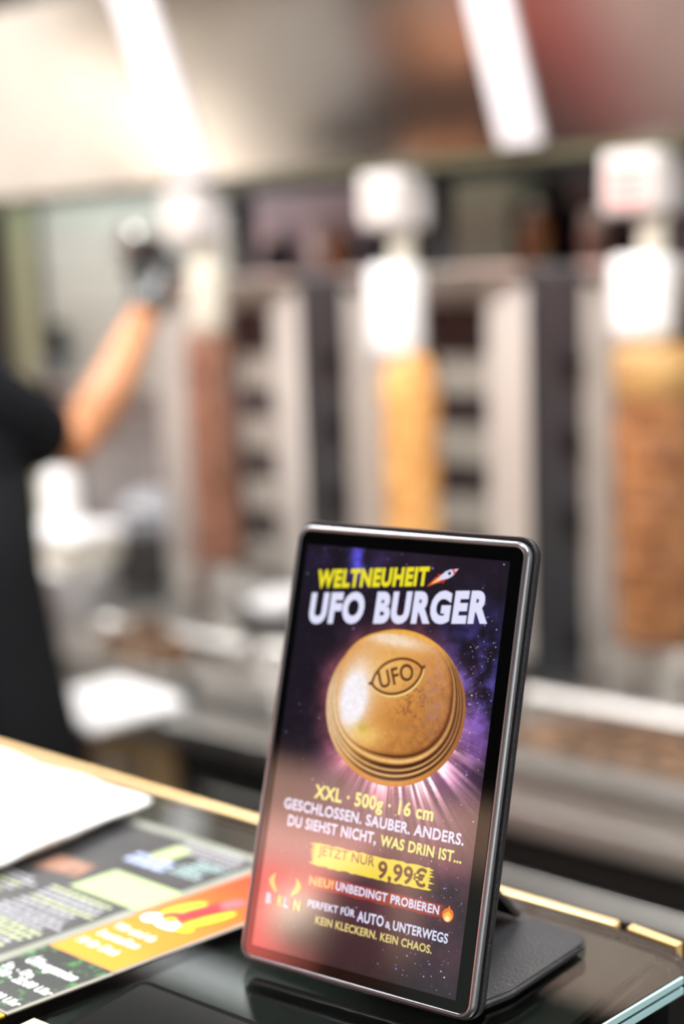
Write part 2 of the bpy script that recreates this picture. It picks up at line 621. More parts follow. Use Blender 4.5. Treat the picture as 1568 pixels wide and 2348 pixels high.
bm = B(); sheet(bm, [(XL, YF-0.1, 2.5), (XR, YF-0.1, 2.5), (XR, YF-1.3, 2.12), (XL, YF-1.3, 2.12)], 0.02, (0, -0.3, 0.9))
box(bm, XL, XR, YF-1.32, YF-1.29, 1.98, 2.13)  # unseen canopy put in to darken the upper screen reflection
tag(obj('added_awning', bm, M_apron), 'dark cloth canopy over the shop front, unseen, added to darken screen reflections', 'added_awning')

# ------------------------------------------------------------------ ceiling lamps
for i, (lx, ly, lab) in enumerate(((-3.0, 1.15, 'leftmost white ceiling panel lamp above the aisle'),
                                   (-1.5, 1.15, 'middle white ceiling panel lamp above the aisle'),
                                   (0.2, 1.15, 'rightmost white ceiling panel lamp above the aisle'))):
    t = thing('ceiling_lamp', lab, 'lamp', (lx, ly, ZC), 0, 'ceiling panel lamps')
    bm = B(); box(bm, -0.62, 0.62, -0.17, 0.17, -0.05, 0, 0.006); obj('housing', bm, M_white, t)
    em = bpy.data.materials.get('lamp diffuser')
    if em is None:
        em = bpy.data.materials.new('lamp diffuser'); em.use_nodes = True
        b = em.node_tree.nodes['Principled BSDF']
        b.inputs['Emission Color'].default_value = (1, 0.96, 0.92, 1); b.inputs['Emission Strength'].default_value = 6.0
    bm = B(); box(bm, -0.6, 0.6, -0.15, 0.15, -0.056, -0.05); obj('diffuser', bm, em, t)
    ld = bpy.data.lights.new('panel light', 'AREA'); ld.shape = 'RECTANGLE'; ld.size = 1.2; ld.size_y = 0.3
    ld.energy = CEIL_W; ld.color = (1, 0.98, 0.96)
    lo = bpy.data.objects.new('panel_light', ld); COL.objects.link(lo); lo.location = (0, 0, -0.06); lo.parent = t

t = thing('ceiling_lamp', 'dim white ceiling strip lamp above the hood, near the back wall', 'lamp', (-2.72, 2.33, ZC), 0, 'ceiling panel lamps')
bm = B(); box(bm, -0.62, 0.62, -0.06, 0.06, -0.05, 0, 0.006); obj('housing', bm, M_white, t)
em2 = bpy.data.materials.new('dim diffuser'); em2.use_nodes = True
b = em2.node_tree.nodes['Principled BSDF']; b.inputs['Emission Color'].default_value = (0.95, 0.97, 1, 1); b.inputs['Emission Strength'].default_value = 2.2
bm = B(); box(bm, -0.6, 0.6, -0.05, 0.05, -0.056, -0.05); obj('diffuser', bm, em2, t)
# unseen lamps added to brighten the counter and its flyers
for lx, lab in ((-0.95, 'left unseen lamp added to brighten the serving counter'), (-0.35, 'right unseen lamp added to brighten the serving counter')):
    t = thing('added_counter_lamp', lab, 'lamp', (lx, 0.30, 2.35), 0, 'lamps added over the counter')
    bm = B(); cyl(bm, (0, 0, 0.08), (0, 0, ZC-2.35), 0.006, seg=10); obj('cord', bm, M_black, t)
    bm = B(); lathe(bm, [(0.095, 0.0), (0.06, 0.06), (0.02, 0.09), (0.018, 0.088), (0.055, 0.056), (0.09, 0.0)], 32, cap=False); obj('lamp_shade', bm, M_black, t, True)
    ld = bpy.data.lights.new('counter light', 'AREA'); ld.shape = 'DISK'; ld.size = 0.15; ld.energy = 7; ld.color = (1, 0.97, 0.93)
    lo = bpy.data.objects.new('counter_light', ld); COL.objects.link(lo); lo.location = (0, 0, 0.0); lo.parent = t

# ------------------------------------------------------------------ extraction hood
hd = thing('extraction_hood', 'long slanted stainless steel extraction hood above the three doner grills', 'extractor hood', (0, 0, 0))
HX0, HX1 = -4.2, 2.4
SL = Vector((0, -0.140, 0.334))       # up the slanted front
P0 = Vector((0, 2.103, 1.772))
P1 = P0 + SL*1.09
nrm = Vector((0, -0.922, -0.386))
bm = B(); sheet(bm, [(HX0, P0.y, P0.z), (HX1, P0.y, P0.z), (HX1, P1.y, P1.z), (HX0, P1.y, P1.z)], -0.015, nrm)
obj('front_panel', bm, M_hoodsteel, hd)
bm = B(); box(bm, HX0, HX1, P1.y+0.012, YB-0.03, P1.z-0.02, P1.z); obj('top_panel', bm, M_hoodsteel, hd)
bm = B(); box(bm, HX0, HX1, P0.y+0.004, P0.y+0.05, P0.z-0.022, P0.z-0.0005, 0.003); obj('drip_lip', bm, M_lip, hd)
for xs, wd in ((-2.106, 0.095), (-1.322, 0.078)):  # two pale raised strips running up the front
    bm = B()
    a = P0+SL*0.02+nrm*0.0005; b = P0+SL*1.085+nrm*0.0005
    sheet(bm, [(xs-wd/2, a.y, a.z), (xs+wd/2, a.y, a.z), (xs+wd/2, b.y, b.z), (xs-wd/2, b.y, b.z)], 0.008, nrm)
    obj('pale_strip', bm, M_strip, hd)
for lx in (-2.1, -1.58, -1.08):  # unseen lamps added to brighten the spit sleeves and motor boxes
    bm = B(); cyl(bm, (lx, 2.36, 2.06), (lx, 2.36, 2.11), 0.05); obj('added_lamp_ring', bm, M_darkmetal, hd)
    ld = bpy.data.lights.new('added hood light', 'SPOT'); ld.energy = HOOD_W; ld.spot_size = R(120); ld.shadow_soft_size = 0.05
    ld.color = (1, 0.98, 0.96)
    lo = bpy.data.objects.new('added_hood_light', ld); COL.objects.link(lo); lo.location = (lx, 2.30, 2.05); lo.parent = hd
    lo.rotation_euler = (R(-12), 0, 0)

for tx_, tl in ((-3.1, 0.9),):  # unseen tube added to brighten the wall tiles
    bm = B(); cyl(bm, (tx_-tl/2, 2.45, 2.05), (tx_+tl/2, 2.45, 2.05), 0.014, seg=16)
    tm = bpy.data.materials.new('added lit tube'); tm.use_nodes = True
    b = tm.node_tree.nodes['Principled BSDF']; b.inputs['Emission Color'].default_value = (1, 0.98, 0.95, 1); b.inputs['Emission Strength'].default_value = 6
    obj('added_tube', bm, tm, hd)
    ld = bpy.data.lights.new('added tube light', 'AREA'); ld.shape = 'RECTANGLE'; ld.size = tl; ld.size_y = 0.06; ld.energy = 5.5; ld.color = (0.95, 1, 0.98)
    lo = bpy.data.objects.new('added_tube_light', ld); COL.objects.link(lo); lo.location = (tx_, 2.45, 2.03); lo.parent = hd

# ------------------------------------------------------------------ work counter
wk = thing('work_counter', 'steel work counter with dark cabinet fronts under the doner grills', 'counter', (0, 0, 0))
YW = 1.62
bm = B(); box(bm, -3.9, 1.6, YW, YB-0.03, Z_WORK-0.04, Z_WORK, 0.006); obj('worktop', bm, M_steel, wk)
bm = B(); box(bm, -3.9, 1.6, YW+0.06, YB-0.03, 0.08, Z_WORK-0.04); obj('carcass', bm, M_blackfront, wk)
x = -3.2
fronts = [(-3.2, -2.6, M_darkmetal), (-2.58, -2.03, M_darkmetal), (-2.01, -1.79, M_tan), (-1.77, -1.2, M_blackfront), (-1.18, -0.62, M_blackfront), (-0.6, 0.2, M_blackfront)]
for a, b, mm in fronts:
    bm = B(); box(bm, a, b, YW+0.035, YW+0.06, 0.12, Z_WORK-0.06, 0.004)
    d = obj('cabinet_door', bm, mm, wk)
    if mm is M_tan:
        d['label'] = 'light wooden door'
    bm = B(); cyl(bm, (a+0.06, YW+0.02, 0.70), (b-0.06, YW+0.02, 0.70), 0.007, seg=12)
    for q in (a+0.08, b-0.08):
        cyl(bm, (q, YW+0.02, 0.70), (q, YW+0.036, 0.70), 0.005, seg=10)
    obj('handle', bm, M_steel, d)

# ------------------------------------------------------------------ doner grills
ZT = 0.75     # height of a grill
def make_grill(label, loc, axis_x, box_w, slot):
    """local origin: front left corner of the burner bay, standing on the worktop"""
    t = thing('doner_grill', label, 'grill', loc, 0, 'doner grills')
    # tray in front
    bm = B(); box(bm, 0.01, 0.415, -0.20, 0.16, 0.0, 0.035, 0.004)
    lathe(bm, [(0.085, 0.035), (0.085, 0.085), (0.075, 0.095)], 32, (axis_x, -0.08, 0))
    obj('base_tray', bm, M_steel, t)
    bm = B(); box(bm, 0.0, 0.535, 0.17, 0.42, 0.0, ZT-0.02, 0.004); obj('housing', bm, M_darkmetal, t)
    # wings
    bm = B(); sheet(bm, [(0.0, 0.0, 0.02), (0.085, 0.16, 0.02), (0.085, 0.16, ZT-0.03), (0.0, 0.0, ZT-0.03)], 0.004, (-1, 0.5, 0))
    obj('side_wing', bm, M_wing, t)
    bm = B(); sheet(bm, [(0.30, 0.05, 0.02), (0.418, 0.0, 0.02), (0.418, 0.0, ZT-0.03), (0.30, 0.05, ZT-0.03)], 0.004, (0.3, 0.9, 0))
    sheet(bm, [(0.30, 0.05, 0.02), (0.30, 0.05, ZT-0.03), (0.29, 0.16, ZT-0.03), (0.29, 0.16, 0.02)], 0.003, (1, 0, 0))
    obj('side_wing', bm, M_wing, t)
    # header and roof
    bm = B(); sheet(bm, [(0.0, -0.02, ZT), (0.418, -0.02, ZT), (0.418, 0.12, ZT-0.065), (0.0, 0.12, ZT-0.065)], 0.004, (0, 0.3, 1))
    box(bm, 0.0, 0.418, -0.02, 0.42, ZT, ZT+0.006)
    obj('roof', bm, M_wing, t)
    # burners
    bm = B(); box(bm, 0.09, 0.29, 0.150, 0.17, 0.03, ZT-0.06); obj('burner_plate', bm, M_burnframe, t)
    for z in (0.075, 0.215, 0.355, 0.495, 0.605):
        if z > 0.6:
            continue
        bm = B()
        frame_loops(bm, 0.17, 0.100, 0.008, [(0, 0), (0, 0.012), (0.008, 0.012), (0.012, 0.004)], 4, 0, 0)
        bmesh.ops.rotate(bm, verts=bm.verts, cent=(0, 0, 0), matrix=Matrix.Rotation(R(90), 3, 'X'))
        bmesh.ops.translate(bm, verts=bm.verts, vec=(0.105, 0.150, z))
        bb = obj('burner', bm, M_burnframe, t)
        bm = B(); box(bm, 0.118, 0.262, 0.142, 0.151, z+0.012, z+0.088); obj('ceramic', bm, M_ceramic, bb)
    # control column at the right
    bm = B(); box(bm, 0.425, 0.535, 0.0, 0.17, 0.0, ZT, 0.006); cc = obj('control_column', bm, M_darkmetal, t)
    for z in (0.09, 0.31, 0.45, 0.585):
        bm = B(); cyl(bm, (0.513, 0.0, z), (0.513, -0.012, z), 0.024); cyl(bm, (0.513, -0.012, z), (0.513, -0.034, z), 0.019, 0.017)
        box(bm, 0.509, 0.517, -0.040, -0.030, z-0.015, z+0.015)
        obj('knob', bm, M_black, cc)
    # arm with motor over the spit
    bm = B(); box(bm, axis_x-0.02, axis_x+0.02, 0.02, 0.06, ZT, ZT+0.17, 0.003)
    box(bm, axis_x-0.02, axis_x+0.02, -0.06, 0.06, ZT+0.13, ZT+0.17, 0.003); obj('arm', bm, M_darkmetal, t)
    bm = B(); box(bm, axis_x-box_w/2-0.012, axis_x+box_w/2-0.012, -0.135, -0.035, ZT+0.080, ZT+0.178, 0.012, 3)
    mb = obj('motor_box', bm, M_motor, t)
    bm = B()
    for k in range(4):
        box(bm, axis_x-box_w/2+0.006, axis_x+box_w/2-0.03, -0.1375, -0.134, ZT+0.098+k*0.016, ZT+0.103+k*0.016)
    obj('slots_and_reflection', bm, slot, mb)
    return t

GY = 2.2
grills = []
for lab, gx, ax, bw, sl in (('leftmost doner grill, behind the dark narrow spit and the reaching arm', -2.345, 0.237, 0.105, M_cream),
                        ('middle doner grill directly behind the tablet and golden spit', -1.80, 0.205, 0.093, M_cream),
                        ('rightmost doner grill, behind the thick brown tan-topped spit', -1.262, 0.168, 0.102, M_pink)):  # last one's red slots stand in for a reddish reflection on the box
    grills.append(make_grill(lab, (gx, GY, Z_WORK), ax, bw, sl))

def lathe_noise(amp, fr, seed, vz):
    def f(a, z):
        p = Vector((math.cos(a)*fr+seed, math.sin(a)*fr, z*vz))
        return amp*(mnoise.noise(p)+0.5*mnoise.noise(p*2.3)) + 0.012*math.sin(z*210+3*math.sin(a))
    return f

def make_spit(label, x, y, prof, material, sleeve, smat, dx, seed, band=None):
    """prof in absolute z; sleeve=(r,z0,z1)"""
    zb = prof[0][1]
    t = thing('doner_spit', label, 'doner kebab', (x, y, Z_WORK), 0, 'doner meat spits')
    bm = B(); cyl(bm, (0, 0, 0.10), (0, 0, 1.655-Z_WORK), 0.008, seg=16)
    cyl(bm, (dx*0.3, 0, sleeve[2]-Z_WORK-0.01), (dx*0.3, 0, 1.652-Z_WORK), 0.022, seg=24); obj('skewer', bm, M_cream, t, True)
    bm = B(); lathe(bm, [(0.055, 0.095), (0.10, 0.10), (0.10, zb-Z_WORK-0.004), (0.02, zb-Z_WORK)], 40); smooth_by_angle(obj('spit_plate', bm, M_steel, t))
    pz = []
    for i in range(len(prof)-1):
        (r0, z0), (r1, z1) = prof[i], prof[i+1]
        n = max(2, int(abs(z1-z0)/0.006))
        for k in range(n):
            f = k/n
            pz.append((r0+(r1-r0)*f, z0+(z1-z0)*f-Z_WORK))
    pz.append((prof[-1][0], prof[-1][1]-Z_WORK))
    bm = B(); lathe(bm, pz, 72, disp=lathe_noise(0.11, 2.6, seed, 26)); obj('meat', bm, material, t, True)
    if band:
        bm = B(); lathe(bm, [(band[0]*0.9, band[1]-Z_WORK), (band[0], band[1]-Z_WORK+0.01), (band[0]*1.0, band[2]-Z_WORK-0.01), (band[0]*0.8, band[2]-Z_WORK+0.004)], 72, disp=lathe_noise(0.04, 2.0, seed+3, 20))
        obj('fat_layer', bm, M_fat, t, True)
    r, z0, z1 = sleeve
    bm = B(); lathe(bm, [(r*0.55, z0-Z_WORK), (r*0.92, z0-Z_WORK+0.012), (r, z0-Z_WORK+0.03), (r, z1-Z_WORK-0.012), (r*0.9, z1-Z_WORK)], 40, (dx, 0, 0))
    obj('sleeve', bm, smat, t, True)
    return t

make_spit('dark brown narrow doner spit, left of the three, beside the gloved hand', -2.108, 2.12,
          [(0.052, 0.985), (0.050, 1.06), (0.048, 1.2), (0.046, 1.38), (0.045, 1.45), (0.032, 1.462)], M_meat_dark, (0.038, 1.452, 1.604), M_cream, 0.004, 3.1)
make_spit('golden orange chicken doner spit in the middle, half hidden by the tablet', -1.588, 2.12,
          [(0.050, 0.98), (0.051, 1.1), (0.050, 1.25), (0.052, 1.36), (0.045, 1.40), (0.026, 1.422)], M_meat_gold, (0.051, 1.408, 1.583), M_white, -0.026, 8.7)
make_spit('thick brown doner spit with tan top, rightmost of the three', -1.084, 2.12,
          [(0.060, 0.955), (0.066, 1.05), (0.068, 1.2), (0.066, 1.36), (0.060, 1.38)], M_meat_tan, (0.053, 1.441, 1.583), M_white, -0.024, 5.5, band=(0.070, 1.355, 1.437))

# ------------------------------------------------------------------ shelf behind the grills
sh = thing('wall_shelf', 'long black wall shelf behind the grills, under the hood', 'shelf', (0, 0, 0))
bm = B(); box(bm, -2.72, 1.2, 2.63, YB-0.02, 1.545, 1.575, 0.003); obj('board', bm, M_black, sh)
for xs in (-2.6, -1.9, -1.3, -0.4):
    bm = B(); sheet(bm, [(xs, YB-0.021, 1.40), (xs, 2.66, 1.546), (xs, YB-0.021, 1.546)], 0.02, (1, 0, 0)); obj('bracket', bm, M_black, sh)
ZS = 1.575
def carton(name, label, cat, x0, x1, z1, mm, y=2.745, flap=True):
    t = thing(name, label, cat, ((x0+x1)/2, y, ZS))
    w2 = (x1-x0)/2
    bm = B(); box(bm, -w2, w2, -0.05, 0.07, 0, z1-ZS, 0.004); obj('body', bm, mm, t)
    bm = B(); box(bm, -w2-0.003, w2+0.003, -0.053, 0.073, z1-ZS-0.03, z1-ZS+0.003, 0.003); obj('lid', bm, mm, t)
    return t
carton('storage_box', 'long lilac grey storage box on the shelf above left grill', 'box', -2.56, -2.14, 1.775, M_lilac)
carton('paper_carton', 'pale green grey carton on the shelf between middle and right motors', 'box', -1.90, -1.73, 1.765, M_palegreen)
carton('tea_tin', 'dark grey metal tin on the shelf beside the amber bottle', 'tin', -1.70, -1.66, 1.70, M_darkmetal)
def bottle(label, x, y, h, r, mm, cap, name='bottle', cat='bottle', z=ZS):
    t = thing(name, label, cat, (x, y, z))
    bm = B(); lathe(bm, [(r*0.8, 0), (r, 0.004), (r, h*0.58), (r*0.85, h*0.68), (r*0.36, h*0.8), (r*0.34, h*0.93)], 32); smooth_by_angle(obj('body', bm, mm, t), 50)
    bm = B(); lathe(bm, [(r*0.42, h*0.92), (r*0.42, h), (r*0.3, h*1.01)], 24); smooth_by_angle(obj('cap', bm, cap, t))
    return t
bottle('amber glass bottle on the shelf left of the middle motor box', -2.19, 2.655, 0.12, 0.035, M_amber, M_black)
bottle('amber glass bottle on the shelf left of the right motor box', -1.64, 2.655, 0.13, 0.035, M_amber, M_steel)
def jar(label, x, y, r, mm):
    t = thing('spice_jar', label, 'jar', (x, y, ZS))
    bm = B(); lathe(bm, [(r*0.8, 0), (r, 0.006), (r, 0.075), (r*0.8, 0.085)], 28); smooth_by_angle(obj('body', bm, mm, t), 50)
    bm = B(); lathe(bm, [(r*0.9, 0.083), (r*0.9, 0.105), (r*0.7, 0.108)], 28); smooth_by_angle(obj('lid', bm, M_steel, t))
jar('grey spice jar before the left end of lilac box', -2.40, 2.66, 0.03, M_darkmetal)
jar('small white spice jar before the right end of lilac box', -2.255, 2.66, 0.024, M_white)
jar('reddish spice jar at right end of shelf beside the right motor box', -1.50, 2.66, 0.03, mat('terracotta', (196, 150, 138), 0.5))

# ------------------------------------------------------------------ things on the work counter
def heap(bm, cx, cy, z, rx, ry, h, n, seed):
    rr = random.Random(seed)
    for k in range(n):
        a = rr.uniform(0, 6.283); q = math.sqrt(rr.random())
        x, y = cx+rx*q*math.cos(a), cy+ry*q*math.sin(a)
        zz = z + h*(1-q*q)*rr.uniform(0.5, 1.0)
        s = rr.uniform(0.006, 0.015)
        mt = Matrix.Translation((x, y, zz+0.006)) @ Matrix.Rotation(rr.uniform(0, 6.28), 4, 'Z') @ Matrix.Rotation(rr.uniform(-0.6, 0.6), 4, 'X') @ Matrix.Diagonal((s*rr.uniform(1.2, 2.2), s*0.8, s*rr.uniform(0.25, 0.6), 1))
        bmesh.ops.create_icosphere(bm, subdivisions=1, radius=1.0, matrix=mt)
    # body under the shavings
    bmesh.ops.create_uvsphere(bm, u_segments=24, v_segments=12, radius=1.0, matrix=Matrix.Translation((cx, cy, z+0.002)) @ Matrix.Diagonal((rx*0.95, ry*0.95, h*0.8, 1)))
    bmesh.ops.delete(bm, geom=[v for v in bm.verts if v.co.z < z], context='VERTS')
    return bm
def pan(label, x0, x1, y0, y1, h, mm=None):
    t = thing('steel_pan', label, 'pan', ((x0+x1)/2, (y0+y1)/2, Z_WORK))
    wx, wy = (x1-x0), (y1-y0)
    bm = B(); frame_loops(bm, wx, wy, 0.03, [(0.02, 0.004), (0.012, h-0.01), (0.0, h), (-0.012, h), (-0.012, h-0.004), (0.008, h-0.006), (0.016, 0.0)], 6, -wx/2, -wy/2, True, True)
    obj('body', bm, mm or M_steel, t)
    return t
pan('shallow steel pan holding brown shavings before the left spit', -2.30, -1.86, 1.735, 1.965, 0.045)
bm = B(); heap(bm, 0, 0, 0.006, 0.105, 0.088, 0.085, 300, 4)
o = obj('meat_shavings', bm, M_scrap, None, True, (-2.06, 1.85, Z_WORK)); tag(o, 'heap of brown doner shavings in the left steel pan', 'meat'); o['kind'] = 'stuff'
pan('wide steel pan holding meat scraps before the right spit', -1.26, -0.72, 1.72, 1.985, 0.05)
bm = B(); heap(bm, 0, 0, 0.006, 0.21, 0.10, 0.05, 420, 9)
o = obj('meat_scraps', bm, M_scrap, None, True, (-1.0, 1.86, Z_WORK)); tag(o, 'loose meat scraps spread in the right steel pan', 'meat'); o['kind'] = 'stuff'
pan('plain steel tray left of the scraps pan, by the dark column', -1.52, -1.30, 1.85, 1.99, 0.055)
pan('plain steel tray in front of the middle grill, behind the tablet', -1.84, -1.60, 1.74, 1.97, 0.05)

# white stack at the left
t = thing('plastic_tub', 'rounded white plastic tub beneath a white box, left worktop', 'tub', (-2.475, 2.03, Z_WORK))
bm = B(); lathe(bm, [(0.058, 0), (0.066, 0.006), (0.078, 0.11), (0.083, 0.115), (0.083, 0.122), (0.070, 0.124)], 40); smooth_by_angle(obj('body', bm, M_white, t), 50)
bm = B(); lathe(bm, [(0.086, 0.118), (0.086, 0.13), (0.08, 0.133)], 40); smooth_by_angle(obj('lid', bm, M_white, t))
t = thing('lidded_box', 'flat off-white lidded box lying on the white tub', 'box', (-2.495, 2.03, Z_WORK+0.133))
bm = B(); box(bm, -0.115, 0.105, -0.075, 0.075, 0.0, 0.055, 0.012, 3); obj('body', bm, M_cream, t)
bm = B(); box(bm, -0.12, 0.11, -0.08, 0.08, 0.05, 0.085, 0.010, 3); obj('lid', bm, M_white, t)
bottle('white plastic squeeze bottle standing on the off-white box', -2.505, 2.03, 0.17, 0.040, M_white, M_white, 'squeeze_bottle', 'bottle', Z_WORK+0.218)
# contact grill with a steel lid
t = thing('contact_grill', 'black contact grill with domed steel lid against the tiles', 'toaster', (-2.565, 2.42, Z_WORK))
bm = B(); box(bm, -0.10, 0.13, -0.11, 0.11, 0.0, 0.14, 0.012, 3); obj('body', bm, M_black, t)
bm = B(); lathe(bm, [(0.10, 0.14), (0.098, 0.16), (0.085, 0.20), (0.055, 0.225), (0.015, 0.235)], 36, (-0.06, 0, 0)); smooth_by_angle(obj('lid', bm, mat('satin grey lid', (158, 158, 162), 0.5), t), 50)
bm = B(); cyl(bm, (-0.03, -0.11, 0.19), (0.05, -0.11, 0.19), 0.008, seg=12); obj('handle', bm, M_black, t)
# white dish put in where a bright glare sits
t = tag(obj('glare_dish', lathe(B(), [(0.03, 0), (0.034, 0.004), (0.055, 0.035), (0.062, 0.06), (0.058, 0.06), (0.05, 0.036), (0.03, 0.010)], 40), M_white, None, True, (-1.97, 2.14, Z_WORK+0.036)), 'small white dish standing in for a bright glare on the left grill tray', 'glare_dish')
# cutting board
t = tag(obj('cutting_board', box(B(), -0.13, 0.085, -0.105, 0.095, 0, 0.022, 0.008, 3), M_white, None, False, (-1.87, 1.605, Z_WORK)), 'white plastic cutting board at the worktop edge beside the person', 'cutting board')
t.rotation_euler = (0, 0, R(-8))
# wall hooks on the pale tiles
def hook(label, x, z):
    t = thing('wall_hook', label, 'hook', (x, YB-0.012, z), 0, 'round wall hooks')
    bm = B(); cyl(bm, (0, 0, 0), (0, -0.008, 0), 0.022, seg=24); obj('plate', bm, M_steel, t)
    bm = B(); cyl(bm, (0, -0.008, 0), (0, -0.04, 0), 0.006, seg=12); bmesh.ops.create_uvsphere(bm, u_segments=16, v_segments=10, radius=0.013, matrix=Matrix.Translation((0, -0.045, 0))); obj('peg', bm, M_steel, t, True)
hook('round steel wall hook high on the pale tiles', -3.15, 1.67)
t = thing('soap_dispenser', 'small dark and chrome dispenser on the pale tiled wall, left of the arm', 'dispenser', (-3.45, YB-0.012, 1.33))
bm = B(); box(bm, -0.035, 0.035, -0.06, 0, 0.02, 0.12, 0.01); obj('body', bm, M_darkmetal, t)
bm = B(); bmesh.ops.create_uvsphere(bm, u_segments=20, v_segments=12, radius=0.036, matrix=Matrix.Translation((0, -0.05, -0.01))); obj('knob', bm, M_rim, t, True)

# ------------------------------------------------------------------ person in black
def hand_chains(wrist, fw, up, side, s=1.0, lf=1.0):
    """hand closed round a grip: palm centre chain + five fingers; fw=forward from wrist, side = towards thumb"""
    W = Vector(wrist); fw = Vector(fw).normalized(); side = Vector(side).normalized(); up = fw.cross(side).normalized()
    ch = []
    palm = W+fw*0.05
    ch.append(([W, palm], [0.026*s, (0.038*s, 0.018*s)]))
    for k, (o, ln) in enumerate(((0.027, 0.040), (0.010, 0.045), (-0.008, 0.042), (-0.025, 0.033))):
        ln *= lf
        base = W+fw*0.088*(0.5+0.5*lf)+side*o
        m1 = base+fw*ln*0.75+up*ln*0.35
        m2 = m1+fw*ln*0.05+up*ln*0.75
        m3 = m2-fw*ln*0.45+up*ln*0.25
        ch.append(([palm, base, m1, m2, m3], [(0.038*s, 0.018*s), 0.0105*s, 0.0098*s, 0.0088*s, 0.0075*s]))
    tb = W+fw*0.035+side*0.032
    t1 = tb+side*0.018+fw*0.028+up*0.018
    t2 = t1+fw*0.018+up*0.026-side*0.008
    ch.append(([palm, tb, t1, t2], [(0.038*s, 0.018*s), 0.0135*s, 0.0108*s, 0.0085*s]))
    return ch

pel = (-1.90, 1.30, 0.94); sp1 = (-1.945, 1.31, 1.08); che = (-1.995, 1.34, 1.27); nb = (-2.02, 1.36, 1.43); nk = (-2.04, 1.385, 1.50)
h1 = (-2.05, 1.415, 1.575); h2 = (-2.055, 1.41, 1.65); h3 = (-2.06, 1.395, 1.715)
rsh = (-1.865, 1.37, 1.385); rel = (-1.925, 1.585, 1.285); rmid = (-1.895, 1.66, 1.385); rwr = (-1.915, 1.775, 1.520)
lsh = (-2.18, 1.37, 1.385); lel = (-2.33, 1.42, 1.14); lwr = (-2.36, 1.62, 1.02)
rhip = (-1.80, 1.30, 0.88); rkn = (-1.79, 1.33, 0.49); ran = (-1.79, 1.29, 0.09); rto = (-1.80, 1.44, 0.035)
lhip = (-2.0, 1.30, 0.88); lkn = (-2.02, 1.34, 0.49); lan = (-2.03, 1.28, 0.09); lto = (-2.04, 1.43, 0.035)
rfw = Vector((-0.05, 0.45, 0.75)); lfw = Vector((0.35, 0.8, -0.1))
rh = hand_chains(rwr, rfw, None, (-1, 0.2, -0.1), 0.62); lh = hand_chains(lwr, lfw, None, (1, -0.3, 0.3))
person = thing('person', 'person in black shirt and apron reaching a gloved hand to the left spit', 'person', (-1.92, 1.30, 0))
off = Vector((1.92, -1.30, 0))
def shift(me):
    me.transform(Matrix.Translation(off)); return me
chains = [([pel, sp1, che, nb, nk, h1, h2, h3], [(0.15, 0.11), (0.135, 0.105), (0.155, 0.115), 0.085, 0.056, (0.070, 0.088), (0.078, 0.098), (0.055, 0.07)]),
          ([nb, rsh, rel, rmid, rwr], [0.085, 0.064, 0.044, 0.043, 0.027]), ([nb, lsh, lel, lwr], [0.085, 0.064, 0.042, 0.027]),
          ([pel, rhip, rkn, ran, rto], [(0.15, 0.11), 0.088, 0.055, 0.038, 0.032]), ([pel, lhip, lkn, lan, lto], [(0.15, 0.11), 0.088, 0.055, 0.038, 0.032])] + rh + lh
body = obj('body', shift(skin_mesh('body', chains)), M_skin, person)
# face: nose, eyes, brows, mouth, ears
bm = B()
fc = Vector((-2.055, 1.41, 1.63))+off
cyl(bm, fc+Vector((0, 0.088, 0.02)), fc+Vector((0, 0.112, -0.012)), 0.008, 0.013, 12)
for s in (-1, 1):
    bmesh.ops.create_uvsphere(bm, u_segments=12, v_segments=8, radius=1, matrix=Matrix.Translation(fc+Vector((s*0.078, 0.0, 0))) @ Matrix.Diagonal((0.010, 0.018, 0.03, 1)))
obj('nose_and_ears', bm, M_skin, person, True)
for s in (-1, 1):
    bm = B(); bmesh.ops.create_uvsphere(bm, u_segments=14, v_segments=10, radius=0.0115, matrix=Matrix.Translation(fc+Vector((s*0.031, 0.082, 0.02)))); obj('eye', bm, M_white, person, True)
    bm = B(); box(bm, fc.x+s*0.031-0.016, fc.x+s*0.031+0.016, fc.y+0.086, fc.y+0.094, fc.z+0.040, fc.z+0.046, 0.002); obj('eyebrow', bm, M_hair, person)
bm = B(); box(bm, fc.x-0.022, fc.x+0.022, fc.y+0.082, fc.y+0.092, fc.z-0.046, fc.z-0.036, 0.004); obj('mouth', bm, mat('lips', (170, 96, 84), 0.5), person)
# hair: cap of short hair over the skull
bm = B(); bmesh.ops.create_uvsphere(bm, u_segments=32, v_segments=20, radius=1.0, matrix=Matrix.Translation(fc+Vector((0, -0.012, 0.035))) @ Matrix.Diagonal((0.088, 0.105, 0.105, 1)))
dl = [v for v in bm.verts if (v.co.z < fc.z+0.045 and v.co.y > fc.y+0.02) or v.co.z < fc.z-0.04]
bmesh.ops.delete(bm, geom=dl, context='VERTS')
hair = obj('hair', bm, M_hair, person, True)
sd2 = hair.modifiers.new('thick', 'SOLIDIFY'); sd2.thickness = 0.012
# clothing
relS = tuple(Vector(rsh).lerp(Vector(rel), 0.80)); lelS = tuple(Vector(lsh).lerp(Vector(lel), 0.7))
def stack(bm, lv, n=32):
    """closed stack of horizontal ellipses (z, rx, ry, cx, cy)"""
    lps = [[(cx+rx*math.cos(2*math.pi*k/n), cy+ry*math.sin(2*math.pi*k/n), z) for k in range(n)] for z, rx, ry, cx, cy in lv]
    return loops(bm, lps, True, True)
def limb(bm, pts, rad, n=24):
    """tapered tube along points"""
    lps = []
    for i, p in enumerate(pts):
        p = Vector(p)
        d = (Vector(pts[min(i+1, len(pts)-1)])-Vector(pts[max(i-1, 0)])).normalized()
        u = d.orthogonal().normalized() if i == 0 else (lu-d*lu.dot(d)).normalized()
        lu = u
        v = d.cross(u)
        lps.append([p+(u*math.cos(2*math.pi*k/n)+v*math.sin(2*math.pi*k/n))*rad[i] for k in range(n)])
    return loops(bm, lps, True, True)
bm = B()
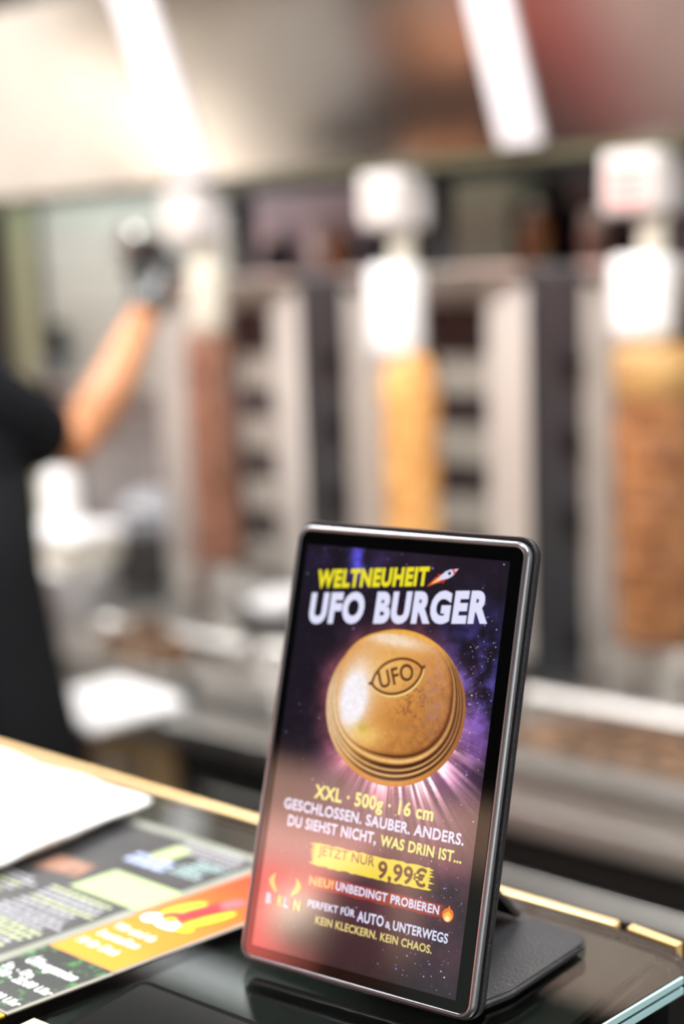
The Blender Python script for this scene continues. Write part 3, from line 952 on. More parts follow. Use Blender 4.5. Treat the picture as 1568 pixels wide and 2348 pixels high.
stack(bm, [(0.82, 0.195, 0.150, -1.895, 1.302), (0.95, 0.188, 0.148, -1.910, 1.304), (1.08, 0.168, 0.140, -1.950, 1.312), (1.20, 0.178, 0.146, -1.980, 1.328),
           (1.30, 0.192, 0.150, -2.000, 1.342), (1.37, 0.190, 0.138, -2.012, 1.352), (1.42, 0.150, 0.110, -2.018, 1.358), (1.455, 0.095, 0.085, -2.024, 1.366), (1.475, 0.072, 0.072, -2.030, 1.375)])
R_ = Vector(rsh); E_ = Vector(rel)
limb(bm, [(-1.97, 1.365, 1.375), R_.lerp(E_, 0.05), R_.lerp(E_, 0.35), R_.lerp(E_, 0.64)], [0.085, 0.084, 0.074, 0.066])
R_ = Vector(lsh); E_ = Vector(lel)
limb(bm, [(-2.08, 1.365, 1.375), R_.lerp(E_, 0.05), R_.lerp(E_, 0.45), R_.lerp(E_, 0.85)], [0.085, 0.086, 0.078, 0.068])
bmesh.ops.transform(bm, matrix=Matrix.Translation(off), verts=bm.verts)
smooth_by_angle(obj('shirt', bm, M_cloth, person), 60)
bm = B()
stack(bm, [(0.78, 0.185, 0.142, -1.895, 1.302), (0.90, 0.190, 0.146, -1.900, 1.302), (1.0, 0.165, 0.138, -1.925, 1.306)])
for hp, kn, an in ((rhip, rkn, ran), (lhip, lkn, lan)):
    limb(bm, [(hp[0], hp[1], 0.86), (hp[0], hp[1], 0.75), kn, (an[0], an[1], 0.10)], [0.100, 0.105, 0.078, 0.062])
bmesh.ops.transform(bm, matrix=Matrix.Translation(off), verts=bm.verts)
smooth_by_angle(obj('trousers', bm, M_trouser, person), 60)
for a, b in ((ran, rto), (lan, lto)):
    obj('shoe', shift(skin_mesh('shoe', [([(a[0], a[1]-0.03, 0.045), (a[0], a[1]+0.06, 0.04), (b[0], b[1]+0.04, 0.033)], [0.045, 0.043, 0.033])])), M_black, person)
# apron: sheet wrapped round the front and right hip
bm = B(); lps = []
for z, rx, ry, cx, cy in ((1.28, 0.18, 0.155, -1.99, 1.345), (1.12, 0.180, 0.158, -1.955, 1.32), (0.98, 0.19, 0.162, -1.915, 1.305), (0.82, 0.205, 0.165, -1.885, 1.305), (0.66, 0.205, 0.17, -1.89, 1.31), (0.50, 0.215, 0.18, -1.89, 1.32)):
    lps.append([(cx+rx*math.cos(a), cy+ry*math.sin(a), z) for a in [R(-25+230*k/24) for k in range(25)]])
vv = [[bm.verts.new(Vector(p)+off) for p in lp] for lp in lps]
for i in range(len(vv)-1):
    for k in range(24):
        bm.faces.new((vv[i][k], vv[i][k+1], vv[i+1][k+1], vv[i+1][k]))
ap = obj('apron', bm, M_apron, person, True)
sd3 = ap.modifiers.new('thick', 'SOLIDIFY'); sd3.thickness = 0.004
gl_ch = hand_chains(rwr, rfw, None, (-1, 0.2, -0.1), 1.36)
gl_ch[0] = ([Vector(rwr)-rfw.normalized()*0.015]+gl_ch[0][0], [0.036]+gl_ch[0][1])
obj('glove', shift(skin_mesh('glove', gl_ch)), M_glove, person)
# electric slicer in the gloved hand
hw = Vector(rwr)+rfw.normalized()*0.095
t = thing('kebab_slicer', 'round bladed steel kebab slicer with black grip in the gloved hand', 'slicer', tuple(hw))
bm = B(); cyl(bm, (0.055, -0.01, -0.01), (-0.055, 0.01, 0.012), 0.019, 0.017, 20); obj('grip', bm, M_black, t, True)
bm = B(); cyl(bm, (-0.050, 0.01, 0.012), (-0.085, 0.015, 0.03), 0.022, 0.026, 20); obj('gear_head', bm, M_darkmetal, t, True)
bm = B(); cyl(bm, (-0.085, 0.012, 0.04), (-0.083, 0.016, 0.042), 0.048, seg=40); obj('blade', bm, M_steel, t)
bm = B(); lathe(bm, [(0.042, -0.004), (0.05, -0.004), (0.05, 0.004), (0.042, 0.004)], 40, cap=False)
q = Vector((0.4, 0.8, 0.4)).to_track_quat('Z', 'Y').to_matrix()
bmesh.ops.rotate(bm, verts=bm.verts, cent=(0, 0, 0), matrix=q); bmesh.ops.translate(bm, verts=bm.verts, vec=(-0.078, 0.006, 0.036)); obj('guard', bm, M_steel, t)

# ------------------------------------------------------------------ serving counter
cb_ = thing('serving_counter', 'black serving counter under the glass pane, nearest the viewer', 'counter', (0, 0, 0))
bm = B(); box(bm, -4.2, -0.292, 0.02, 0.588, 0.0, ZG-0.014, 0.003); obj('body', bm, M_blackgloss, cb_)
bm = B(); box(bm, -4.19, -0.30, 0.03, 0.586, ZG-0.014, ZG-0.0105); obj('top_plate', bm, mat('dark counter laminate', (46, 49, 45), 0.3, rgb2=(38, 40, 37), vscale=12), cb_)
bm = B(); box(bm, -4.2, -0.325, 0.5925, 0.5985, ZG-0.012, ZG+0.0012, 0.0015); obj('edge_profile', bm, M_brass, cb_)['label'] = 'warm brass edge profile along the back'
bm = B(); prism(bm, [(-0.318, 0.5925), (-0.290, 0.589), (-0.2895, 0.5945), (-0.318, 0.598)], ZG-0.012, ZG+0.0012); obj('edge_profile', bm, M_brass, cb_)
bm = B(); box(bm, -0.292, -0.12, 0.02, 0.54, 0.0, ZG-0.05, 0.003); obj('side_ledge', bm, M_black, cb_)
M_rear = [mat('cream reflector', (226, 214, 200), 0.5), mat('grey reflector', (196, 194, 194), 0.5), mat('beige reflector', (226, 216, 202), 0.5), M_red, mat('pale rose reflector', (236, 206, 198), 0.5)]
for xa, xb, mm, lb in ((-4.2, -3.3, M_rear[0], ''), (-3.28, -2.95, M_rear[1], ''), (-2.93, -2.49, M_rear[2], ''), (-2.47, -2.12, M_red, 'red panel added for the hood reflection'), (-2.10, -1.5, M_rear[4], 'pale rose reflector'), (-1.48, -0.6, M_rear[0], '')):
    bm = B(); box(bm, xa, xb, 0.5885, 0.608, 0.12, 1.20, 0.004)  # panels coloured and added to tint the hood's reflections
    d = obj('rear_reflector', bm, mm, cb_)
    if lb:
        d['label'] = lb
gp = thing('glass_pane', 'clear glass pane lying on top of the black serving counter', 'glass', (0, 0, 0))
out = [(-4.2, 0.03), (-0.365, 0.03), (-0.286, 0.503), (-0.2765, 0.566), (-0.279, 0.578), (-0.290, 0.5875), (-0.320, 0.5915), (-4.2, 0.5915)]
bm = B(); prism(bm, out, ZG-0.009, ZG); obj('pane', bm, M_glass, gp)
bm = B()
for z0, z1 in ((ZG-0.0085, ZG-0.0055), (ZG-0.0035, ZG-0.0003)):
    sheet(bm, [(-0.3645, 0.03, z0), (-0.2855, 0.503, z0), (-0.276, 0.566, z0), (-0.276, 0.566, z1), (-0.2855, 0.503, z1), (-0.3645, 0.03, z1)], 0.0012, (1, -0.16, 0))
obj('polished_edge_glow', bm, M_edge, gp)
# dark change mat under the tablet side
t = tag(obj('counter_mat', frame_loops(B(), 0.20, 0.24, 0.006, [(0, 0), (0, 0.001), (0.001, 0.002), (0.003, 0.0012)], 5, 0, 0, True, True), mat('dark mat', (22, 23, 22), 0.12), None, False, (-0.468, 0.176, ZG)), 'thin black glossy counter mat in front of the tablet', 'mat')
t.rotation_euler = (0, 0, R(2))

# ---- printed sheets (local x right, y away)
SHR = 0.205     # the strip runs slightly askew
def sk(pts):
    return [(x+SHR*y, y) for x, y in pts]
fo = thing('orange_flyer', 'glossy orange flyer with white lines lying left of the tablet', 'flyer', (-0.5415, 0.413, ZG))
def outline_sheet(parent, name, pts, z, mm):
    bm = B(); prism(bm, pts, 0.0, z); return obj(name, bm, mm, parent)
M_lam = mat('clear laminate', (150, 148, 138), 0.12)
outline_sheet(fo, 'laminate', sk([(-0.0015, -0.0003), (0.0495, -0.0003), (0.0495, 0.131), (-0.0015, 0.131)]), 0.0006, M_lam)
def og(X, Y):
    t = np.clip((Y-0.0)/0.125, 0, 1)
    a = np.array([240, 140, 8.]); b = np.array([226, 58, 14.])
    k = np.clip((t-0.15)/0.75, 0, 1)[..., None]
    return a*(1-k)+b*k
xs = np.linspace(0, 0.047, 12); ys = np.linspace(0.0, 0.128, 40)
Xg, Yg = np.meshgrid(xs, ys)
mesh_picture('print', Xg+SHR*Yg, Yg, 0.0007, og(Xg, Yg), M_print, fo, False)
zt = 0.0009
for body, x0, x1, y in (('Wir sind da', 0.004, 0.033, 0.0335), ('bestellen', 0.0055, 0.034, 0.0235), ('10 für Dich', 0.0045, 0.033, 0.0125)):
    lettering('printed_line', body, (x0, y-0.002), (x1, y-0.002), 0.0058, zt, (255, 246, 236), M_print, fo, 0.03, yshear=SHR)
it = []
for cx, cy, a, b, an, c in ((0.010, 0.051, 0.006, 0.0052, 0.3, (250, 244, 244)), (0.022, 0.050, 0.0095, 0.0046, -0.1, (244, 238, 240)), (0.012, 0.068, 0.005, 0.012, -0.25, (248, 196, 40)),
                            (0.022, 0.072, 0.006, 0.018, -0.2, (222, 34, 46)), (0.026, 0.086, 0.0052, 0.007, 0, (232, 90, 98)), (0.033, 0.066, 0.0042, 0.014, -0.2, (250, 196, 34)), (0.033, 0.051, 0.005, 0.004, 0, (248, 196, 30)), (0.017, 0.058, 0.007, 0.006, 0, (210, 40, 50)), (0.019, 0.054, 0.0035, 0.003, 0, (246, 206, 20))):
    it.append((sk(ellipse(cx, cy, a, b, an)), zt+0.00002*len(it), c))
polys('printed_emblem', it, M_print, fo)

fg = thing('opening_hours_flyer', 'black flyer with green leaves and white opening hours, bottom left', 'flyer', (-0.5415, 0.413, ZG))
outline_sheet(fg, 'laminate', sk([(-0.0015, -0.0555), (0.0495, -0.0555), (0.0495, -0.0008), (-0.0015, -0.0008)]), 0.0006, M_lam)
def gcol(X, Y):
    n = fbm(X*420, Y*420, 3); n2 = fbm(X*160+40, Y*160, 3)
    k = np.clip((n-0.52)*5, 0, 1)*np.clip((n2-0.42)*6, 0, 1)
    return np.array([20, 26, 24.])*(1-k[..., None])+np.array([62, 148, 58.])*k[..., None]
xs = np.linspace(0, 0.047, 60); ys = np.linspace(-0.054, -0.001, 70)
Xg, Yg = np.meshgrid(xs, ys)
mesh_picture('print', Xg+SHR*Yg, Yg, 0.0007, gcol(Xg, Yg), M_print, fg, False)
for body, x0, x1, y, h in (('Öffnungszeiten', 0.007, 0.042, -0.0185, 0.0066), ('So. - Do.', 0.004, 0.026, -0.028, 0.005), ('11:00 - 22:00 Uhr', 0.002, 0.047, -0.0345, 0.0052), ('Fr. Sa.', 0.004, 0.022, -0.042, 0.004), ('11:00 - 00:00 Uhr', 0.002, 0.046, -0.0495, 0.005)):
    lettering('printed_line', body, (x0, y), (x1, y), h, zt, (238, 240, 244), M_print, fg, 0.02, yshear=SHR)
fy = thing('yellow_flyer', 'yellow flyer in the bottom left corner below the leafy flyer', 'flyer', (-0.5415, 0.413, ZG))
outline_sheet(fy, 'sheet', sk([(-0.0015, -0.12), (0.0495, -0.12), (0.0495, -0.0565), (-0.0015, -0.0565)]), 0.0008, mat('yellow print', (255, 190, 40), 0.3))
fcd = tag(obj('cream_card', prism(B(), [(-0.495, 0.30), (-0.455, 0.30), (-0.478, 0.3635), (-0.4905, 0.3625)], ZG, ZG+0.0008), mat('cream card', (246, 220, 168), 0.5)), 'cream card right of the yellow flyer at the bottom edge', 'card')

# menu board sheet
mn = thing('menu_sheet', 'large black chalkboard menu sheet with grey border under the paper stack', 'menu', (-0.5475, 0.387, ZG))
MW, MH = 0.135, 0.205
M_border = mat('grey green border', (122, 128, 112), 0.3, rgb2=(140, 144, 138), vscale=20)
def mk(pts):
    return [(-MW+x+SHR*y, y) for x, y in pts]
outline_sheet(mn, 'border', mk([(0, -0.09), (MW, -0.09), (MW, 0.165), (0, 0.165)]), 0.0008, M_border)
bm = B(); prism(bm, mk([(0.007, -0.083), (MW-0.007, -0.083), (MW-0.007, 0.158), (0.007, 0.158)]), 0.0008, 0.0010)
obj('board_print', bm, mat('chalkboard black', (40, 40, 42), 0.35, rgb2=(54, 54, 56), vscale=40), mn)
items = []
rr = random.Random(3)
def words(x0, x1, y0, y1, dy, hh, cols):
    y = y1
    while y > y0:
        x = x0 + rr.uniform(0, 0.003)
        xe = x1 - rr.uniform(0, 0.010)
        c = rr.choice(cols)
        while x < xe:
            wl = rr.uniform(0.0016, 0.0065)
            items.append((mk([(x, y), (min(x+wl, xe), y), (min(x+wl, xe), y+hh), (x, y+hh)]), 0.00115, c))
            x += wl+0.0012
        y -= dy
G = [(176, 176, 184), (156, 158, 164), (190, 200, 160), (170, 172, 180)]
words(0.072, 0.126, -0.075, 0.070, 0.0046, 0.0024, G)
words(0.012, 0.066, -0.075, 0.070, 0.0046, 0.0024, G)
words(0.066, 0.100, 0.112, 0.126, 0.0070, 0.0046, [(176, 190, 226)])
words(0.100, 0.126, 0.122, 0.140, 0.0036, 0.0018, [(168, 196, 196)])
words(0.072, 0.126, 0.142, 0.156, 0.0036, 0.0018, [(170, 168, 176)])
polys('chalk_lettering', items, M_print, mn)
bm = B(); prism(bm, mk([(0.079, 0.077), (0.133, 0.077), (0.133, 0.106), (0.079, 0.106)]), 0.0010, 0.0013); obj('price_box', bm, mat('pale green print', (158, 178, 128), 0.35), mn)
bm = B(); prism(bm, mk([(0.074, 0.130), (0.088, 0.127), (0.088, 0.148), (0.074, 0.150)]), 0.0010, 0.0013); obj('price_box', bm, MATS['pale green print'], mn)
bm = B(); prism(bm, mk([(0.040, 0.082), (0.072, 0.086), (0.066, 0.104), (0.036, 0.102)]), 0.0010, 0.0012); obj('food_picture', bm, mat('burger photo print', (150, 110, 90), 0.35, rgb2=(96, 70, 60), vscale=60), mn)

# white paper stack
ps = thing('paper_stack', 'thick stack of white paper on the counter, left of the tablet', 'paper', (-0.634, 0.558, ZG+0.0016))
def wavy(dx, dy, z0, z1, jit, seed):
    bm = B(); nx, ny = 24, 16
    rr = random.Random(seed)
    def pt(i, j, z):
        x = -0.36 + (0.36+dx)*i/nx; y = -0.25+(0.25+dy)*j/ny
        wv = jit*(mnoise.noise(Vector((x*9+seed, y*9, 0))) + (0.6*(i/nx)**3*math.sin(j*0.8+seed)))
        ex = 0.006*mnoise.noise(Vector((y*25, seed, 3))) if i == nx else 0
        ey = 0.004*mnoise.noise(Vector((x*25, seed, 7))) if j == ny else 0
        return (x+ex, y+ey, z+wv)
    top = [[bm.verts.new(pt(i, j, z1)) for j in range(ny+1)] for i in range(nx+1)]
    bot = [[bm.verts.new((pt(i, j, 0)[0], pt(i, j, 0)[1], z0)) for j in range(ny+1)] for i in range(nx+1)]
    for i in range(nx):
        for j in range(ny):
            bm.faces.new((top[i][j], top[i+1][j], top[i+1][j+1], top[i][j+1]))
            bm.faces.new((bot[i][j], bot[i][j+1], bot[i+1][j+1], bot[i+1][j]))
    for i in range(nx):
        bm.faces.new((top[i][0], bot[i][0], bot[i+1][0], top[i+1][0])); bm.faces.new((top[i][ny], top[i+1][ny], bot[i+1][ny], bot[i][ny]))
    for j in range(ny):
        bm.faces.new((top[0][j], top[0][j+1], bot[0][j+1], bot[0][j])); bm.faces.new((top[nx][j], bot[nx][j], bot[nx][j+1], top[nx][j+1]))
    return bm
obj('stack', wavy(-0.004, 0, 0.0, 0.006, 0.0006, 1), M_paper, ps, True)
obj('top_sheets', wavy(0.006, 0.006, 0.006, 0.010, 0.0022, 5), M_paper, ps, True)

# leafy flyer on the side ledge
lf = thing('leaf_flyer', 'green leafy flyer on the black side ledge, bottom right corner', 'flyer', (-0.27, 0.40, ZG-0.05))
bm = B(); box(bm, 0, 0.07, -0.10, 0.125, 0, 0.0008); obj('sheet', bm, mat('leaf print', (40, 112, 66), 0.35, rgb2=(14, 40, 26), vscale=60), lf)

# ------------------------------------------------------------------ tablet
ua = Vector((0.1246131, 0.01488797, 0)).normalized()
ub = Vector((-0.00738734, 0.06530755, 0.20046648)); ub = (ub-ua*ub.dot(ua)).normalized()
un = ua.cross(ub)
TM = Matrix((ua, ub, un)).transposed().to_4x4()
TM.translation = (-0.45016387, 0.45266415, CAMZ-0.32032118)
TW, TH = 0.1255, 0.2105
tb = thing('tablet', 'tablet standing upright on the glass counter, showing a burger advert', 'tablet')
tb.matrix_world = TM
bm = B(); frame_loops(bm, TW, TH, 0.0075, [(0.0030, -0.0004), (0.0024, 0.0002), (0.0014, 0.0003), (0.0005, -0.0005), (0.0, -0.0018), (0.0, -0.0048), (0.0008, -0.0066), (0.002, -0.0072)], 10, 0, 0, False, True)
smooth_by_angle(obj('frame', bm, M_rim, tb), 60)
bm = B(); frame_loops(bm, TW, TH, 0.0075, [(0.0031, -0.0010), (0.0031, -0.00015)], 10, 0, 0, True, True); scr = obj('screen', bm, M_bezel, tb)
bm = B(); cyl(bm, (0.0624, 0.2060, -0.0001), (0.0624, 0.2060, 0.00003), 0.0011, seg=20); obj('front_camera', bm, mat('camera lens', (60, 66, 70), 0.1, 1.0), scr)

# -- display picture (values are millimetres on the tablet face)
def picture(X, Y):
    x = X*1000; y = Y*1000
    n1 = fbm(x*0.045+3, y*0.045+1, 6); n2 = fbm(x*0.09+31, y*0.09+11, 6); n3 = fbm(x*0.3, y*0.3, 4)
    rgb = np.zeros(x.shape+(3,)); rgb[:] = (22, 18, 28)
    def add(m, c):
        nonlocal rgb
        rgb = rgb+m[..., None]*np.array(c, float)
    g = lambda cx, cy, sx, sy: np.exp(-(((x-cx)/sx)**2+((y-cy)/sy)**2))
    add(g(30, 198, 26, 14)*np.clip((n1-0.40)*4, 0, 1.2), (52, 36, 96))
    add(g(38, 196, 5, 9)*np.clip((n2-0.35)*4, 0, 1.5), (50, 50, 150))
    add(g(80, 196, 40, 12)*n1, (22, 12, 14))
    add(g(107, 150, 18, 24)*np.clip((n2-0.36)*3.4, 0, 1.4), (50, 54, 140))
    add(g(113, 126, 11, 24)*np.clip((n2-0.42)*4, 0, 1.2), (62, 36, 66))
    d = np.hypot((x-67), (y-129))
    side = np.clip(1.35-(x-28)/75, 0.3, 1)
    halo = np.exp(-(np.clip(d-36, 0, 99)/6.5)**2)
    add(halo*np.clip(n2*1.7-0.15, 0, 1.2)*side*np.clip(1.15-np.abs(y-128)/70, 0, 1), (128, 62, 62))
    add(np.exp(-((d-36)/15.0)**2)*np.clip((n1-0.3)*1.8, 0, 1), (50, 24, 36))
    ang = np.degrees(np.arctan2(y-127, x-67))
    ray = 0.18+0.85*np.clip((fbm(ang*0.42+50, d*0.015, 4)-0.42)*6.5, 0, 1.4)
    down = np.clip(np.exp(-((ang+72)/56)**2), 0, 1)
    br = down*ray*np.exp(-np.clip(d-33, 0, 99)/8.5)
    add(br, (250, 208, 206))
    add(np.exp(-((ang+50)/26)**2)*ray*np.exp(-np.clip(d-33, 0, 99)/13.0), (190, 150, 140))
    add(g(40, 99, 11, 8), (70, 44, 48)); add(g(100, 104, 14, 12), (54, 36, 56))
    add(g(60, 80, 60, 16), (46, 24, 34)); add(g(104, 55, 24, 40)*np.clip((n1-0.25)*2, 0, 1), (74, 34, 40))
    add(g(60, 40, 50, 26), (40, 14, 18)); add(np.clip((n3-0.55), 0, 1)*0.5, (60, 50, 70))
    return rgb
dsp = grid_picture('display', 0.0070, 0.1165, 0.0080, 0.2010, 230, 400, 0.0, picture, M_screen, scr)
# stars
it = []
for k in range(330):
    x, y = rng.uniform(9, 115), rng.uniform(10, 200)
    if k < 110:
        x, y = rng.normal(107, 5), rng.normal(145, 22)
    elif k < 170:
        x, y = rng.normal(106, 6), rng.uniform(10, 110)
    elif k < 200:
        x, y = rng.normal(92, 12), rng.normal(16, 7)
    if not (8 < x < 116 and 9 < y < 200) or math.hypot(x-67, y-129) < 37:
        continue
    r = rng.uniform(0.10, 0.24) if rng.random() < 0.85 else rng.uniform(0.25, 0.42)
    c = [(170, 160, 230), (225, 220, 250), (130, 130, 220), (220, 180, 210)][rng.integers(4)]
    it.append((ellipse(x/1000, y/1000, r/1000, r/1000, 0, 8), 0.00004, c))
s_ = polys('star_field', it, M_screen, dsp); s_['kind'] = 'stuff'

# burger: polar picture round the dome centre
def burger():
    cx, cy = 65.5, 135.0
    th = np.linspace(0, 2*np.pi, 360, endpoint=False)
    ox, oy, ra, rb = 67.0, 128.9, 36.9, 36.0
    ex, ey = np.cos(th), np.sin(th)
    n_ = 2.35
    rd = (np.abs(ex/30.6)**n_+np.abs(ey/27.8)**n_)**(-1/n_)
    # distance from dome centre to outer outline
    A = (ex/ra)**2+(ey/rb)**2; dx, dy = cx-ox, cy-oy
    Bq = 2*(dx*ex/ra**2+dy*ey/rb**2); Cq = (dx/ra)**2+(dy/rb)**2-1
    ro = (-Bq+np.sqrt(Bq*Bq-4*A*Cq))/(2*A)
    ro = np.maximum(ro, rd+0.9)
    sin_ = np.linspace(0.02, 1, 70); sout = np.linspace(0.015, 1, 70)
    RR = np.concatenate([sin_[:, None]*rd[None], rd[None]+sout[:, None]*(ro-rd)[None]], 0)
    S = np.concatenate([np.repeat(-1+sin_[:, None], 360, 1), np.repeat(sout[:, None], 360, 1)], 0)   # <0 dome, >0 rim
    X = cx+RR*ex[None]; Y = cy+RR*ey[None]
    n1 = fbm(X*0.35, Y*0.35, 5); n2 = fbm(X*0.9+9, Y*0.9, 4); n3 = fbm(X*0.12+5, Y*0.12, 3)
    dark = np.clip((X-60)/40*0.9+(128-Y)/70, 0, 1)
    c = np.zeros(X.shape+(3,)); c[:] = (220, 150, 74)
    mixto = lambda c, t, k: c*(1-k[..., None])+np.array(t, float)*k[..., None]
    # dome
    G = lambda gx, gy, sx, sy: np.exp(-(((X-gx)/sx)**2+((Y-gy)/sy)**2))
    dome = mixto(c, (160, 96, 48), np.clip(dark*1.15, 0, 1)*np.clip(n1*1.6-0.05, 0, 1))
    dome = mixto(dome, (110, 62, 34), np.clip((n2-0.5)*4, 0, 1)*np.clip(G(76, 120, 15, 17)+G(84, 136, 10, 15), 0, 1)*0.9)
    dome = mixto(dome, (206, 160, 150), np.clip((n2-0.35)*3, 0, 1)*np.clip(G(87, 148, 8, 12)+G(88, 130, 6, 12), 0, 1)*0.55)
    dome = mixto(dome, (240, 186, 96), np.clip((n2-0.48)*4, 0, 1)*G(70, 116, 18, 10)*0.6)
    dome = mixto(dome, (250, 246, 255), np.clip(1.35*G(44, 128, 7.0, 13)+0.6*G(48, 138, 9, 15), 0, 0.97))
    dome = mixto(dome, (246, 226, 206), np.clip(0.85*G(60, 160.5, 14, 3.0)+0.5*G(70, 158, 16, 3), 0, 0.9))
    dome = mixto(dome, (250, 214, 130), np.clip(G(53, 114, 9, 5)*0.8+G(63, 145, 13, 11)*0.5, 0, 1))
    dome = mixto(dome, (196, 170, 50), G(52, 117, 3, 3)*0.5)
    # rim: ridges and grooves
    rim = mixto(c, (232, 166, 88), np.full(X.shape, 1.0))
    s = S
    prof = np.zeros_like(s)
    for g0, wd, dp in ((0.02, 0.09, 0.8), (0.37, 0.075, 1.0), (0.57, 0.055, 0.95), (0.76, 0.055, 0.95)):
        prof = np.maximum(prof, dp*np.exp(-((s-g0)/wd)**2))
    hi = np.zeros_like(s)
    for g0 in (0.20, 0.46, 0.65):
        hi = np.maximum(hi, np.exp(-((s-g0)/0.06)**2))
    rim = mixto(rim, (255, 214, 146), hi*0.75)
    rim = mixto(rim, (206, 128, 52), np.clip((s-0.78)*6, 0, 1)*0.8)
    rim = mixto(rim, (66, 32, 14), np.clip(prof*1.25, 0, 1)*np.clip(0.42+dark*1.2, 0.35, 1.0))
    rim = mixto(rim, (130, 80, 50), np.clip((X-84)/18, 0, 1)*0.6)
    rim = mixto(rim, (250, 236, 214), np.clip((52-X)/20, 0, 1)*0.62*(1-prof*0.5)*np.clip((152-Y)/18, 0, 1))
    rim = mixto(rim, (244, 178, 70), np.clip((Y-150)/10, 0, 1)*0.8)
    k = (S > 0)[..., None]
    c = np.where(k, rim, dome)
    c = c*(0.93+0.14*n2[..., None])
    # soft dark edge just inside the dome at right and bottom
    e = np.exp(-((S+0.0)/0.035)**2)*np.clip(dark*1.3-0.1, 0, 1)
    c = mixto(c, (92, 48, 24), e*0.75)
    return X/1000, Y/1000, c
bx, by, bc = burger()
bg_ = mesh_picture('burger_picture', bx, by, 0.00008, bc, M_screen, dsp, True)
# embossed eye with lettering
ang = R(22); ca, sa = math.cos(ang), math.sin(ang)
ecx, ecy = 66.4, 143.2
def eye_curve(L, h, n=40):
    t = np.linspace(-1, 1, n)
    up = h*(1-np.abs(t)**2.2)**0.75
    return [(L*a, b) for a, b in zip(t, up)]+[(L*a, -b) for a, b in zip(t[::-1][1:-1], up[::-1][1:-1])]
def ringpoly(L0, h0, L1, h1, z, c, dx=0, dy=0):
    p, q = eye_curve(L0, h0), eye_curve(L1, h1)
    res = []
    f = lambda a: ((ecx+dx+a[0]*ca-a[1]*sa)/1000, (ecy+dy+a[0]*sa+a[1]*ca)/1000)
    for i in range(len(p)):
        j = (i+1) % len(p)
        res.append(([f(p[i]), f(p[j]), f(q[j]), f(q[i])], z, c))
    return res
em = ringpoly(14.6, 8.6, 13.6, 7.7, 0.00010, (252, 218, 140), 0.3, -0.6)+ringpoly(14.4, 8.4, 12.9, 7.1, 0.00012, (112, 62, 30))
f = lambda a, b: ((ecx+a*ca-b*sa)/1000, (ecy+a*sa+b*ca)/1000)
for s in (-1, 1):
    em.append(([f(s*13.2, -1.0), f(s*15.6, 0.2), f(s*15.6, 1.2), f(s*13.2, 1.2)], 0.00013, (112, 62, 30)))
polys('burger_emblem', em, M_screen, bg_)
lettering('burger_lettering', 'UFO', (0.0589, 0.1361), (0.0764, 0.1429), 0.0078, 0.00014, (250, 214, 140), M_screen, bg_, 0.0)
lettering('burger_lettering', 'UFO', (0.0586, 0.1365), (0.0761, 0.1433), 0.0078, 0.00016, (104, 54, 24), M_screen, bg_, 0.022)

def tx(name, body, p0, p1, h, rgb, bold=0.03, shear=0.0, z=0.00018):
    return lettering(name, body, (p0[0]/1000, p0[1]/1000), (p1[0]/1000, p1[1]/1000), h/1000, z, rgb, M_screen, dsp, bold, shear)
YEL, WHT, PYL = (240, 226, 40), (226, 226, 252), (246, 236, 140)
tx('headline_text', 'WELTNEUHEIT', (15.4, 180.4), (76.2, 186.9), 8.4, YEL, 0.05, 0.12)
tx('title_text', 'UFO BURGER', (13.4, 163.4), (109.0, 173.1), 14.0, WHT, 0.055, 0.12)
tx('size_text', 'XXL · 500g · 16 cm', (30.4, 81.6), (94.4, 81.6), 6.1, PYL, 0.03)
tx('slogan_text', 'GESCHLOSSEN. SAUBER. ANDERS.', (14.4, 74.0), (111.0, 73.8), 4.9, WHT, 0.03)
tx('slogan_text', 'DU SIEHST NICHT,', (17.8, 66.4), (66.8, 66.5), 4.9, WHT, 0.03)
tx('slogan_text', 'WAS DRIN IST...', (69.1, 66.2), (111.0, 65.9), 4.8, PYL, 0.03)
# brush strokes
def stroke(name, x0, x1, y0, y1, c, rag, seed, z):
    rr = random.Random(seed); top = []; bot = []
    n = 26
    for k in range(n+1):
        f_ = k/n
        top.append(((x0+(x1-x0)*f_)/1000, (y1+rr.uniform(-0.35, 0.35))/1000)); bot.append(((x0+(x1-x0)*f_)/1000, (y0+rr.uniform(-0.35, 0.35))/1000))
    its = [([bot[k], bot[k+1], top[k+1], top[k]], z, c) for k in range(n)]
    for k in range(7):
        yy = y0+(y1-y0)*(k+0.5)/7; hh = (y1-y0)/16
        its.append(([(x1/1000, (yy-hh)/1000), ((x1+rr.uniform(0.5, rag))/1000, yy/1000), (x1/1000, (yy+hh)/1000)], z, c))
        its.append(([(x0/1000, (yy-hh)/1000), ((x0-rr.uniform(0.5, rag))/1000, yy/1000), (x0/1000, (yy+hh)/1000)], z, c))
    return polys(name, its, M_screen, dsp)
stroke('price_brush', 35, 96, 51.0, 61.0, (238, 214, 70), 4, 1, 0.00010)
stroke('notice_brush', 34, 104, 40.6, 46.6, (150, 52, 40), 3, 2, 0.00010)
BRN = (92, 52, 34)
tx('price_text', 'JETZT NUR', (36.9, 56.0), (67.6, 56.2), 4.3, BRN, 0.012)
tx('price_text', '9,99€', (69.8, 51.9), (95.0, 52.3), 7.6, BRN, 0.03)
tx('notice_text', 'NEU!', (34.2, 41.8), (47.6, 42.2), 3.7, (250, 196, 110), 0.03)
tx('notice_text', 'UNBEDINGT PROBIEREN', (48.8, 42.1), (103.2, 42.1), 3.8, WHT, 0.03)
tx('travel_text', 'PERFEKT FÜR', (35.2, 31.7), (60.9, 32.0), 3.2, WHT, 0.025)
tx('travel_text', 'AUTO', (62.3, 30.7), (76.3, 31.1), 4.6, WHT, 0.025)
tx('travel_text', '&', (77.3, 31.0), (79.9, 31.0), 2.9, WHT, 0.02)
